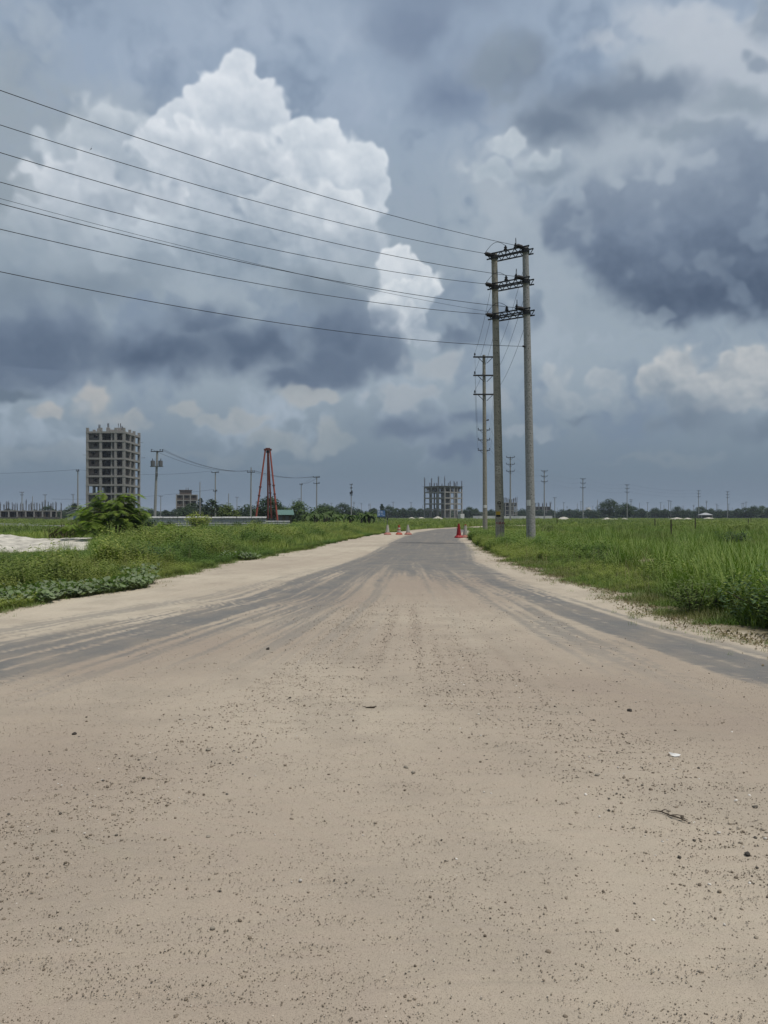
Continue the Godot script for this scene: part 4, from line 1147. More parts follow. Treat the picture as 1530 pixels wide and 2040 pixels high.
func feathery_tree() -> void:
	var rng := RandomNumberGenerator.new(); rng.seed = 92
	var t := thing("feathery_tree", "low spreading tree with layered feathery leaves, beside the pale sand bank", "tree", Vector3(-14.4, 0, -40.5))
	var wood := Geo.new(); var crown := Geo.new()
	for k in 20:
		var an := k * 2.4 + rng.randf() * 0.5
		var out := rng.randf_range(0.4, 2.75)
		var top := Vector3(cos(an) * out, lerpf(2.9, 1.15, pow(out / 2.6, 1.3)) * rng.randf_range(0.85, 1.05), sin(an) * out * 0.85)
		var b0 := Vector3(cos(an) * 0.15, -0.1, sin(an) * 0.15)
		var b1 := b0.lerp(top, 0.45) + Vector3(0, 0.25, 0)
		wood.tube([b0, b1, top], [0.035, 0.024, 0.01], 6, false)
		# side twigs carry flat pinnate fronds in layers
		for j in 12:
			var u := rng.randf_range(0.5, 1.0)
			var s := b0.lerp(b1, u * 2.0) if u < 0.5 else b1.lerp(top, u * 2.0 - 1.0)
			var a2 := an + rng.randf_range(-1.5, 1.5)
			var tip := s + Vector3(cos(a2), rng.randf_range(0.0, 0.35), sin(a2)) * rng.randf_range(0.35, 0.8)
			wood.tube([s, tip], [0.012, 0.006], 4, false)
			for m in 5:
				var o := s.lerp(tip, rng.randf_range(0.3, 1.0))
				var a3 := a2 + rng.randf_range(-1.4, 1.4)
				var dir := Vector3(cos(a3), rng.randf_range(-0.6, 0.12), sin(a3)).normalized()
				var side := dir.cross(Vector3.UP).normalized()
				var up := side.cross(dir)
				var ln := rng.randf_range(0.38, 0.62)
				crown.col = Color(0.29, 0.37, 0.085).lerp(Color(0.18, 0.26, 0.06), rng.randf()) * rng.randf_range(0.8, 1.15)
				for f in 7:
					var fu := (f + 0.6) / 7.0
					var p := o + dir * ln * fu - Vector3(0, 0.22 * ln * fu * fu, 0)
					var w := 0.2 * sin(PI * clampf(fu * 0.85 + 0.12, 0, 1))
					for e in [-1.0, 1.0]:
						var d2: Vector3 = (side * e + dir * 0.45 - Vector3(0, 0.12, 0)).normalized()
						var s2 := dir * 0.036
						var q := up
						var i := crown.vert(p - s2, q); crown.vert(p + s2, q); crown.vert(p + d2 * w + s2 * 0.5, q); crown.vert(p + d2 * w - s2 * 0.5, q)
						crown.face(i, i + 1, i + 2); crown.face(i, i + 2, i + 3)
	part("trunk", wood, M.bark, t)
	part("crown", crown, M.frond, t)

func shrub(called: String, label: String, at: Vector3, h: float, w: float, tone: Color, leaves: int, size: float, seed_: int, group := "") -> void:
	var rng := RandomNumberGenerator.new(); rng.seed = seed_
	var t := thing(called, label, "shrub", at, 0.0, group)
	var wood := Geo.new(); var g := Geo.new()
	var tips := []
	for k in 14:
		var an := k * 2.4 + rng.randf()
		var out := sqrt(rng.randf()) * w * 0.45
		var top := Vector3(cos(an) * out, h * rng.randf_range(0.6, 0.97) * (1.0 - 0.35 * out / (w * 0.5)), sin(an) * out)
		var b := Vector3(cos(an) * w * 0.05, -0.05, sin(an) * w * 0.05)
		wood.tube([b, b.lerp(top, 0.5) + Vector3(0, h * 0.08, 0), top], [0.012 * h + 0.004, 0.008 * h + 0.002, 0.004], 5, false)
		tips.append([b, top])
	for k in leaves:
		var s: Array = tips[rng.randi() % tips.size()]
		var u := pow(rng.randf(), 0.6)
		var o: Vector3 = s[0].lerp(s[1], clampf(u, 0.15, 1.0)) + random_dir(rng) * w * 0.13
		o.y = maxf(o.y, 0.03)
		var q := random_dir(rng)
		var dir := (Vector3(q.x, q.y * 0.4, q.z)).normalized()
		var side := dir.cross(Vector3.UP).normalized()
		g.col = tone * 1.35 * rng.randf_range(0.7, 1.3)
		g.leaf(o, dir, side, side.cross(dir), size * rng.randf_range(0.7, 1.3), size * rng.randf_range(0.4, 0.6))
	part("stems", wood, M.bark, t)
	part("foliage", g, M.leaf, t)

func make_shrubs() -> void:
	var rng := RandomNumberGenerator.new(); rng.seed = 95
	shrub("yellow_green_shrub", "bright yellow-green leafy shrub in front of the tin fence", Vector3(-19.6, 0, -80), 2.25, 3.3, Color(0.22, 0.245, 0.055), 2400, 0.2, 101)
	shrub("dark_shrub", "dark leafy shrub against the left end of the tin fence", Vector3(-26.2, 0, -85), 1.25, 2.4, Color(0.04, 0.065, 0.03), 1000, 0.2, 102)
	shrub("dark_shrub", "dark low shrub between the feathery tree and the tin fence", Vector3(-23.8, 0, -84), 1.1, 1.6, Color(0.045, 0.065, 0.032), 700, 0.18, 103)
	shrub("fence_shrub", "green shrub against the middle of the tin fence", Vector3(-16.6, 0, -86), 0.95, 1.6, Color(0.055, 0.085, 0.03), 700, 0.18, 104)
	shrub("fence_shrub", "leafy dark shrub at the right end of the tin fence, below the tripod", Vector3(-14.8, 0, -88), 1.35, 2.2, Color(0.05, 0.07, 0.03), 900, 0.2, 105)
	shrub("fence_shrub", "small dark shrub in front of the fence, right of the yellow-green one", Vector3(-17.9, 0, -84), 0.75, 1.0, Color(0.04, 0.06, 0.03), 400, 0.16, 106)
	shrub("verge_shrub", "dark green leafy plant standing in the left verge weeds", Vector3(-6.9, 0, -22.5), 0.75, 1.3, Color(0.055, 0.09, 0.035), 700, 0.11, 107)
	shrub("thicket", "dense dark-leaved thicket at the right road edge", Vector3(5.5, 0, -10.2), 0.85, 1.9, Color(0.055, 0.09, 0.04), 1700, 0.085, 108)
	shrub("thicket", "low broad-leaved green bush in front of the dark thicket at the road edge", Vector3(5.3, 0, -9.1), 0.55, 1.3, Color(0.07, 0.11, 0.045), 1100, 0.08, 113)
	shrub("thicket", "tall loose leafy bush in the grass behind the dark thicket", Vector3(6.9, 0, -12.2), 1.0, 2.2, Color(0.075, 0.115, 0.045), 1800, 0.09, 114)
	shrub("thicket", "yellow-tinged leafy weed bush beside the dark thicket", Vector3(4.75, 0, -11.6), 0.6, 1.2, Color(0.085, 0.115, 0.035), 900, 0.075, 109)
	shrub("field_shrub", "small dark bush rising from the right field's tall grass", Vector3(17.5, 0, -38.0), 0.95, 1.7, Color(0.04, 0.065, 0.028), 900, 0.13, 110)
	shrub("pole_shrub", "brownish open shrub in the grass right of the grey pole", Vector3(12.2, 0, -57.0), 1.0, 1.9, Color(0.075, 0.085, 0.04), 700, 0.12, 111)
	shrub("verge_bush", "dark green weed bush at the foot of the bare patch", Vector3(7.0, 0, -24.5), 0.55, 0.9, Color(0.06, 0.085, 0.032), 500, 0.075, 112)
	# stakes left in the right field
	for a in [[17.8, 47.0], [24.6, 60.0], [30.0, 84.0], [38.5, 74.0], [47.0, 98.0], [21.0, 92.0], [58.0, 120.0]]:
		var o := thing("field_stake", "short dark wooden stake standing in the right field's grass", "stake", Vector3(a[0], 0, -a[1]), 0.0, "stakes in the right field")
		var g := Geo.new(); g.tube([Vector3(0, -0.2, 0), Vector3(rng.randf_range(-0.06, 0.06), rng.randf_range(1.1, 1.45), 0)], [0.05, 0.04], 7); part("stake", g, M.stick, o)
		var r := Geo.new(); r.box(Vector3(0.02, 0.95, 0.04), Vector3(0.16, 0.05, 0.02)); part("cross_piece", r, M.stick, o)
	# brown reeds behind the sand bank
	var t := thing("brown_reeds", "tuft of brownish dry reeds behind the pale sand bank", "reeds", Vector3(-20.4, 0, -48.5))
	for c in 5:
		var g := Geo.new()
		for k in 70:
			var an := rng.randf() * TAU
			var o := Vector3((c - 2) * 0.36 + rng.randfn() * 0.2, 0, rng.randfn() * 0.3)
			g.col = Color(0.085, 0.06, 0.03).lerp(Color(0.06, 0.07, 0.025), rng.randf()) * rng.randf_range(0.7, 1.25)
			g.blade(o, Vector3(cos(an) * 0.25, 1, sin(an) * 0.25).normalized(), rng.randf_range(0.8, 1.35) * (0.75 + 0.1 * c), 0.035, rng.randf() * 0.25)
		part("reed_tuft", g, M.blade, t)

# ---------------------------------------------------------------- ground cover
func grass_mesh(seed_: int, n: int, h: float, spread: float, w: float, lean: float, droop: float) -> ArrayMesh:
	var rng := RandomNumberGenerator.new(); rng.seed = seed_
	var g := Geo.new()
	for k in n:
		var an := rng.randf() * TAU
		var o := Vector3(rng.randfn() * spread, -0.02, rng.randfn() * spread)
		var l := rng.randf() * lean
		g.col = Color.WHITE * rng.randf_range(0.75, 1.25)
		g.blade(o, Vector3(cos(an) * l, 1, sin(an) * l).normalized(), h * rng.randf_range(0.55, 1.1), w * rng.randf_range(0.7, 1.3), rng.randf() * droop)
	return g.mesh()

func weed_mesh(seed_: int, stems: int, h: float, leaves: int, size: float) -> ArrayMesh:
	var rng := RandomNumberGenerator.new(); rng.seed = seed_
	var g := Geo.new()
	for s in stems:
		var an := rng.randf() * TAU
		var o := Vector3(rng.randfn() * 0.05, -0.02, rng.randfn() * 0.05)
		var dir := Vector3(cos(an) * rng.randf() * 0.5, 1, sin(an) * rng.randf() * 0.5).normalized()
		var ln := h * rng.randf_range(0.65, 1.1)
		g.col = Color(0.75, 0.8, 0.7)
		g.blade(o, dir, ln, 0.008, 0.1)
		for k in leaves:
			var u := lerpf(0.15, 1.0, (k + rng.randf()) / leaves)
			var a2 := k * 2.4 + rng.randf()
			var d2 := Vector3(cos(a2), rng.randf_range(0.0, 0.6), sin(a2)).normalized()
			var side := d2.cross(Vector3.UP).normalized()
			g.col = Color.WHITE * rng.randf_range(0.7, 1.3)
			g.leaf(o + dir * ln * u, d2, side, side.cross(d2), size * rng.randf_range(0.7, 1.25), size * rng.randf_range(0.4, 0.6))
	return g.mesh()

func creeper_mesh(seed_: int) -> ArrayMesh:
	var rng := RandomNumberGenerator.new(); rng.seed = seed_
	var g := Geo.new()
	for k in 14:
		var an := k * 2.4 + rng.randf()
		var o := Vector3(cos(an) * rng.randf_range(0.02, 0.2), rng.randf_range(0.03, 0.2), sin(an) * rng.randf_range(0.02, 0.2))
		var q := random_dir(rng)
		var up := Vector3(q.x * 0.7, 1, q.z * 0.7).normalized()
		var dir := up.cross(Vector3(-sin(an), 0, cos(an))).normalized()
		var side := dir.cross(up)
		var s := rng.randf_range(0.042, 0.078)
		g.col = Color.WHITE * rng.randf_range(0.75, 1.3)
		# a broad, slightly cupped leaf
		var c := g.vert(o, up)
		for i in 8:
			var a := TAU * i / 8.0
			var r: float = s * [0.55, 0.62, 0.6, 0.5, 0.35, 0.5, 0.6, 0.62][i]
			g.vert(o + dir * cos(a) * r * (1.35 if i == 0 else 1.0) + side * sin(a) * r + up * r * 0.22, (up - (dir * cos(a) + side * sin(a)) * 0.3).normalized())
		for i in 8: g.face(c, c + 1 + i, c + 1 + (i + 1) % 8)
		g.col = Color(0.8, 0.75, 0.6)
		g.bar(Vector3(o.x * 0.5, -0.01, o.z * 0.5), o, 0.005, 0.005)
	return g.mesh()

func in_bank_view(x: float, d: float) -> bool:
	# the bare sand of the bank and the trodden strip beside it
	return x < -0.385 * d and d > 28.5 and d < 47.5

func make_ground_cover() -> void:
	var rng := RandomNumberGenerator.new(); rng.seed = 120
	var patch := FastNoiseLite.new(); patch.frequency = 0.11; patch.fractal_octaves = 3; patch.seed = 6
	var fine := FastNoiseLite.new(); fine.frequency = 0.5; fine.fractal_octaves = 2; fine.seed = 8
	var sets := {}
	for k in ["litter", "stalk", "creeper", "weed", "weed_tall", "short_grass", "tall_grass", "field_grass", "field_far", "far_weed"]: sets[k] = [[], []]
	var put := func(k: String, x: float, d: float, s: float, tint: Color) -> void:
		var b := Basis(Vector3.UP, rng.randf() * TAU).rotated(Vector3(rng.randfn(), 0, rng.randfn()).normalized(), rng.randf() * 0.12)
		sets[k][0].append(Transform3D(b.scaled(Vector3(s, s * rng.randf_range(0.85, 1.2), s)), Vector3(x, 0, -d)))
		sets[k][1].append(tint * rng.randf_range(0.82, 1.18))
	var yellowish := Color(0.28, 0.32, 0.082)
	var green := Color(0.13, 0.21, 0.048)
	var olive := Color(0.14, 0.17, 0.05)
	var blue_green := Color(0.205, 0.245, 0.16)
	var dry := Color(0.20, 0.175, 0.09)
	# ---- left verge
	for k in 7000:   # broad-leaved creeper along the road
		var d := 9.0 + 24.0 * pow(rng.randf(), 1.5)
		var e := absf(rng.randfn()) * lerpf(1.35, 0.35, (d - 9.0) / 24.0) - 0.1
		var x := left_edge(d) - e
		if fine.get_noise_2d(x * 0.7, d * 0.5) < -0.18 + 0.5 * smoothstep(13.0, 24.0, d): continue
		put.call("creeper", x, d, rng.randf_range(0.45, 1.3), blue_green.lerp(green, rng.randf() * 0.6))
	for k in 46000:
		var d := 9.5 + 66.0 * pow(rng.randf(), 1.7)
		var e := 0.02 + 15.0 * pow(rng.randf(), 1.35)
		if d > 26.0 and rng.randf() < 0.3: e *= 0.4
		var x := left_edge(d) - e
		if x < -0.62 * d - 3.0: continue
		if in_bank_view(x, d): continue
		var n := patch.get_noise_2d(x, d)
		var tint := yellowish.lerp(green, clampf(0.4 + n * 1.8 + fine.get_noise_2d(x, d) * 0.5, 0.0, 1.0)) * (0.9 + 0.35 * fine.get_noise_2d(x * 1.7, d + 300.0))
		var grow := smoothstep(0.0, 2.5, e) * clampf(0.85 + 1.6 * fine.get_noise_2d(x * 0.55 + 40.0, d * 0.55), 0.15, 1.6)
		if d > 17.0 and x < -0.375 * d: grow *= 0.15
		if n > 0.2 and e > 2.0 and d < 17.0 and rng.randf() < 0.22:
			put.call("tall_grass", x, d, rng.randf_range(0.35, 0.65), green)
		elif rng.randf() < 0.35 and e > 0.8:
			put.call("weed_tall", x, d, rng.randf_range(0.75, 1.45) * (0.45 + 0.6 * grow), tint)
		else:
			put.call("weed", x, d, rng.randf_range(0.7, 1.25) * (0.5 + 0.55 * grow), tint)
	for k in 5200:   # taller grass round the feathery tree and along the plot
		var d := 22.0 + 38.0 * pow(rng.randf(), 1.4)
		var x := rng.randf_range(-0.4, -0.22) * d + rng.randfn() * 0.8
		if fine.get_noise_2d(x * 0.4, d * 0.4) < -0.05: continue
		if x > left_edge(d) - 2.5 or in_bank_view(x, d): continue
		put.call("tall_grass", x, d, rng.randf_range(0.45, 0.85), green.lerp(yellowish, 0.6 * rng.randf()))
	for k in 16000:   # reedy grass towards the fence
		var d := 30.0 + 78.0 * pow(rng.randf(), 1.2)
		var e := 0.6 + rng.randf() * d * 0.5
		var x := left_edge(minf(d, 95.0)) - e
		if d > 88.0 and x < -12.0: continue
		if in_bank_view(x, d): continue
		var n := patch.get_noise_2d(x + 50.0, d)
		var low := 0.5 if d > 55.0 and x < -11.0 else 1.0
		put.call("field_grass", x, d, low * rng.randf_range(0.7, 1.2) * (0.85 + n * 0.5), green.lerp(yellowish, clampf(0.35 + n, 0.0, 1.0)))
	# ---- right verge
	for k in 26000:
		var d := 15.0 + 62.0 * pow(rng.randf(), 1.4)
		var e := 0.1 + 7.5 * pow(rng.randf(), 1.2)
		if d < 27.0: e = 0.1 + absf(rng.randfn()) * lerpf(0.7, 3.2, (d - 15.0) / 12.0)
		var x := right_edge(d) + e
		var n := patch.get_noise_2d(x + 9.0, d + 70.0)
		if rng.randf() > smoothstep(0.2, 2.2, pow((x - 8.6) / 2.3, 2.0) + pow((d - 27.0) / 5.5, 2.0) + n): continue
		if d < 25.0 and rng.randf() < 0.8: continue
		put.call("weed", x, d, rng.randf_range(0.6, 1.15) * smoothstep(-0.6, 1.6, e) * (0.7 if d < 24.0 else 1.0), yellowish.lerp(green, clampf(0.3 + n * 1.5, 0.0, 1.0)))
	for k in 9000:   # thick weeds round the feet of the poles
		var d := rng.randf_range(26.0, 52.0)
		var e := 0.2 + 4.6 * pow(rng.randf(), 1.2)
		var x := right_edge(d) + e
		var n := fine.get_noise_2d(x * 0.6 + 20.0, d * 0.4)
		put.call("weed" if rng.randf() < 0.7 else "weed_tall", x, d, rng.randf_range(0.65, 1.15) * (0.85 + n * 0.7), yellowish.lerp(green, clampf(0.3 + n, 0.0, 1.0)))
	for k in 17000:   # short thin grass at the edge of the road
		var d := 6.0 + 32.0 * pow(rng.randf(), 1.5)
		var e := -0.12 + absf(rng.randfn()) * 1.5
		var x := right_edge(d) + e
		var n := fine.get_noise_2d(x, d)
		if n < -0.25: continue
		put.call("short_grass", x, d, rng.randf_range(0.5, 1.15) * smoothstep(-0.35, 0.7, e), green.lerp(dry, clampf(0.3 + n, 0.0, 0.75)))
	for k in 3000:
		var d := 10.0 + 30.0 * pow(rng.randf(), 1.4)
		var x := left_edge(d) - (-0.12 + absf(rng.randfn()) * 0.4)
		put.call("short_grass", x, d, rng.randf_range(0.35, 0.8), green.lerp(dry, rng.randf() * 0.7))
	for k in 850:   # tall arching grass at the road edge, right
		var d := 9.0 + 5.5 * rng.randf()
		var e := 0.8 + rng.randf() * 3.2
		var x := right_edge(d) + e
		put.call("tall_grass", x, d, rng.randf_range(0.6, 1.2) * smoothstep(0.0, 1.8, e), green.lerp(yellowish, rng.randf() * 0.55))
	for k in 3600:
		var d := 7.5 + 9.0 * rng.randf()
		var e := 1.0 + 0.08 * maxf(0.0, d - 10.0) + rng.randf() * 4.0
		put.call("weed_tall", right_edge(d) + e, d, rng.randf_range(0.5, 1.15), green.lerp(yellowish, rng.randf()))
	# ---- right field
	for k in 42000:
		var d := 12.0 + 78.0 * pow(rng.randf(), 1.35)
		var x0 := right_edge(minf(d, 66.0)) + (1.2 if d > 26.0 else 2.4)
		var x := lerpf(x0, 0.72 * d + 6.0, rng.randf())
		if x < x0: continue
		var n := patch.get_noise_2d(x - 30.0, d)
		if rng.randf() > smoothstep(0.3, 3.0, pow((x - 8.6) / 2.6, 2.0) + pow((d - 27.0) / 6.0, 2.0) + n * 1.5): continue
		var n2 := fine.get_noise_2d(x * 0.5 + 11.0, d * 0.35)
		var s := rng.randf_range(0.5, 1.05) * (0.75 + n * 0.8 + n2 * 0.5)
		if d < 26.0 and x < right_edge(d) + 5.5: s *= lerpf(0.35, 1.0, smoothstep(1.5, 5.5, x - right_edge(d)))
		if s < 0.15: continue
		put.call("field_grass", x, d, s, green.lerp(olive, clampf(0.4 + n2 * 1.6, 0.0, 1.0)).lerp(yellowish, clampf(0.15 - n * 0.9, 0.0, 0.7)))
		if n + n2 > 0.35 and rng.randf() < 0.06: put.call("tall_grass", x, d, rng.randf_range(0.55, 0.9), green.lerp(yellowish, 0.4))
		if n > 0.1 and rng.randf() < 0.22: put.call("weed", x + 0.2, d, rng.randf_range(0.6, 1.1), green)
	for k in 9000:   # shaggy clumps standing out of the nearer field
		var d := 13.0 + 60.0 * pow(rng.randf(), 1.4)
		var x := lerpf(right_edge(minf(d, 66.0)) + 2.2, 0.7 * d + 4.0, rng.randf())
		if patch.get_noise_2d(x * 1.6 + 5.0, d * 1.1) < 0.2: continue
		put.call("tall_grass" if rng.randf() < 0.6 else "weed_tall", x, d, rng.randf_range(0.6, 1.15), green.lerp(yellowish, rng.randf() * 0.5))
	for k in 76000:
		var d := 70.0 + 300.0 * pow(rng.randf(), 1.5)
		var x := lerpf(-0.72 * d, 0.72 * d, rng.randf())
		if d < 130.0 and x > along(LEFT, d) - 1.0 and x < along(RIGHT, d) + 1.0: continue
		if x < 0.0 and absf(d - 91.0) < 3.0 and x > -29.0 and x < -10.0: continue
		var n := patch.get_noise_2d(x * 0.4, d * 0.4)
		put.call("field_far" if rng.randf() < 0.75 else "far_weed", x, d, rng.randf_range(0.6, 1.25) * (0.8 + n * 0.9), green.lerp(olive, 0.5).lerp(yellowish, clampf(0.1 + n * 0.9, 0.0, 0.6)))
	for k in 2600:   # dead leaves and chaff where growth meets sand
		var d := 7.0 + 30.0 * pow(rng.randf(), 1.6)
		var e := rng.randfn() * 0.17 + 0.1
		var x := right_edge(d) + e if rng.randf() < 0.6 else left_edge(d) - e
		put.call("litter", x, d, rng.randf_range(0.5, 1.3), Color(0.16, 0.115, 0.065).lerp(Color(0.34, 0.28, 0.18), rng.randf()))
	for k in 900:   # dead stalks among the green
		var d := 9.0 + 40.0 * pow(rng.randf(), 1.3)
		var e := 0.5 + 5.0 * rng.randf()
		var x := right_edge(d) + e if rng.randf() < 0.5 else left_edge(d) - e
		if in_bank_view(x, d): continue
		put.call("stalk", x, d, rng.randf_range(0.5, 1.0), Color(0.30, 0.25, 0.14).lerp(Color(0.2, 0.2, 0.09), rng.randf()))
	for k in 420:   # stray tufts out on the sand
		var d := 8.0 + 30.0 * pow(rng.randf(), 1.4)
		var e := absf(rng.randfn()) * 0.26
		put.call("short_grass", right_edge(d) - e if rng.randf() < 0.6 else left_edge(d) + e, d, rng.randf_range(0.25, 0.6), green.lerp(dry, rng.randf()))
	for k in 500:   # sparse tufts on the bare patch and the sand bank's foot
		var d := rng.randf_range(21.0, 34.0)
		put.call("short_grass", 8.4 + rng.randfn() * 1.4, d, rng.randf_range(0.3, 0.7), dry)
	var lg := Geo.new()
	for k in 5:
		var q := random_dir(rng)
		var dir := Vector3(q.x, q.y * 0.3, q.z).normalized()
		var side := dir.cross(Vector3.UP).normalized()
		lg.leaf(Vector3(rng.randfn() * 0.08, 0.012, rng.randfn() * 0.08), dir, side, side.cross(dir), rng.randf_range(0.02, 0.06), rng.randf_range(0.008, 0.03), 0.2)
	var M1 := {"litter": lg.mesh(), "stalk": grass_mesh(209, 4, 0.85, 0.05, 0.007, 0.35, 0.3), "creeper": creeper_mesh(201), "weed": weed_mesh(202, 5, 0.36, 9, 0.055), "weed_tall": weed_mesh(203, 5, 0.55, 10, 0.07), "short_grass": grass_mesh(204, 12, 0.2, 0.06, 0.008, 0.9, 0.3), "tall_grass": grass_mesh(205, 18, 1.0, 0.1, 0.013, 0.75, 0.6),
		"field_grass": grass_mesh(206, 22, 0.55, 0.16, 0.014, 0.7, 0.3), "field_far": grass_mesh(207, 26, 0.6, 0.36, 0.035, 0.8, 0.3), "far_weed": weed_mesh(208, 9, 0.55, 7, 0.16)}
	var words := {"litter": ["dead_leaves", "dead leaves and chaff strewn along the road edges", "litter"], "stalk": ["dry_stalks", "thin dry straw-coloured stalks standing among the verge weeds", "stalks"], "creeper": ["creeper", "broad-leaved grey-green creeper along the left road edge", "creeper"], "weed": ["low_weeds", "low yellow-green small-leaved weeds covering the verges", "weeds"], "weed_tall": ["leafy_weeds", "knee-high leafy green weeds standing among the low ones", "weeds"],
		"short_grass": ["short_grass", "short thin grass fringing the sandy road edges", "grass"], "tall_grass": ["tall_grass", "tall arching grass clumps on both verges", "grass"], "field_grass": ["field_grass", "green meadow grass of the nearer plots", "grass"], "field_far": ["distant_grass", "green grass of the far plots", "grass"], "far_weed": ["distant_weeds", "leafy weeds scattered over the far plots", "weeds"]}
	for k in sets:
		stuff(words[k][0], words[k][1], words[k][2], M1[k], M.blade if "grass" in k or k == "field_far" else M.leaf, sets[k][0], sets[k][1])

# ---------------------------------------------------------------- stones and litter
func stone_mesh(seed_: int, fine: bool) -> ArrayMesh:
	var rng := RandomNumberGenerator.new(); rng.seed = seed_
	var s := SphereMesh.new()
	s.radius = 0.5; s.height = 1.0; s.radial_segments = 12 if fine else 6; s.rings = 7 if fine else 3
	var a := s.get_mesh_arrays()
	var f := FastNoiseLite.new(); f.seed = seed_; f.frequency = 1.1; f.fractal_octaves = 3
	var v: PackedVector3Array = a[Mesh.ARRAY_VERTEX]
	for i in v.size():
		var p := v[i]
		p *= 1.0 + f.get_noise_3dv(p * 2.0) * 0.55
		p = p.snapped(Vector3.ONE * 0.06) * 0.5 + p * 0.5
		v[i] = p * Vector3(1.0, 0.6, 0.8)
	a[Mesh.ARRAY_VERTEX] = v
	var st := SurfaceTool.new()
	var m := ArrayMesh.new()
	a[Mesh.ARRAY_TEX_UV] = null; a[Mesh.ARRAY_TANGENT] = null
	m.add_surface_from_arrays(Mesh.PRIMITIVE_TRIANGLES, a)
	st.create_from(m, 0)
	st.generate_normals()
	return st.commit()

func make_gravel() -> void:
	var rng := RandomNumberGenerator.new(); rng.seed = 130
	var patch := FastNoiseLite.new(); patch.frequency = 1.3; patch.fractal_octaves = 3; patch.seed = 9
	var where := [[], [], []]; var tints := [[], [], []]
	for k in 200000:
		var d := 1.2 + 15.0 * pow(rng.randf(), 1.35)
		var x := lerpf(left_edge(d) + 0.3, right_edge(d) - 0.3, rng.randf())
		if absf(x) > 0.62 * d + 0.8: continue
		var q := lane_q(x, d)
		var n := patch.get_noise_2d(x, d)
		# thickest where wheels throw it up beside the tracks
		var c := absf(x - 0.05)
		var ridge := along([[2.0, 2.3], [3.5, 1.75], [4.2, 1.5], [5.0, 1.25], [6.1, 0.85], [8.6, 0.42], [12.0, 0.2]], d)
		var want := 0.2 + 1.3 * exp(-pow((c - ridge) / (0.42 + 0.04 * d), 2.0)) + n * 0.5
		want *= (1.0 - smoothstep(0.95, 1.5, absf(q)) * 0.93) * (1.0 - smoothstep(9.0, 15.0, d))
		if rng.randf() > want: continue
		var s := 0.0025 + 0.0045 * pow(rng.randf(), 2.0) + 0.014 * pow(rng.randf(), 14.0) + (0.006 * pow(rng.randf(), 3.0) if absf(c - ridge) < 0.5 else 0.0)
		var g := rng.randi() % 3
		where[g].append(Transform3D(Basis.from_euler(Vector3(rng.randfn() * 0.3, rng.randf() * TAU, rng.randfn() * 0.3)).scaled(Vector3(s, s, s) * rng.randf_range(0.8, 1.3)), Vector3(x, road_relief(x, d) + s * 0.12, -d)))
		var tone := rng.randf()
		tints[g].append((Color(0.20, 0.165, 0.125) if tone < 0.45 else Color(0.33, 0.285, 0.225) if tone < 0.86 else Color(0.10, 0.09, 0.075) if tone < 0.96 else Color(0.55, 0.52, 0.47)) * rng.randf_range(0.75, 1.2))
	for k in 110000:
		var d := 1.6 + 5.5 * pow(rng.randf(), 1.8)
		var x := rng.randf_range(-1.0, 1.0) * (0.62 * d + 0.4)
		if patch.get_noise_2d(x * 0.6 + 70.0, d * 0.6) * 0.6 + rng.randf() * 0.9 < 0.3: continue
		var s := 0.002 + 0.0035 * pow(rng.randf(), 2.0) + 0.004 * pow(rng.randf(), 5.0)
		var g := rng.randi() % 3
		where[g].append(Transform3D(Basis.from_euler(Vector3(rng.randfn() * 0.3, rng.randf() * TAU, rng.randfn() * 0.3)).scaled(Vector3(s, s, s)), Vector3(x, road_relief(x, d) + s * 0.3, -d)))
		tints[g].append((Color(0.20, 0.168, 0.128) if rng.randf() < 0.72 else Color(0.45, 0.40, 0.33)) * rng.randf_range(0.7, 1.2))
	for g in 3:
		stuff("gravel", "loose small gravel scattered over the sandy road", "gravel", stone_mesh(131 + g, false), M.stone, where[g], tints[g])

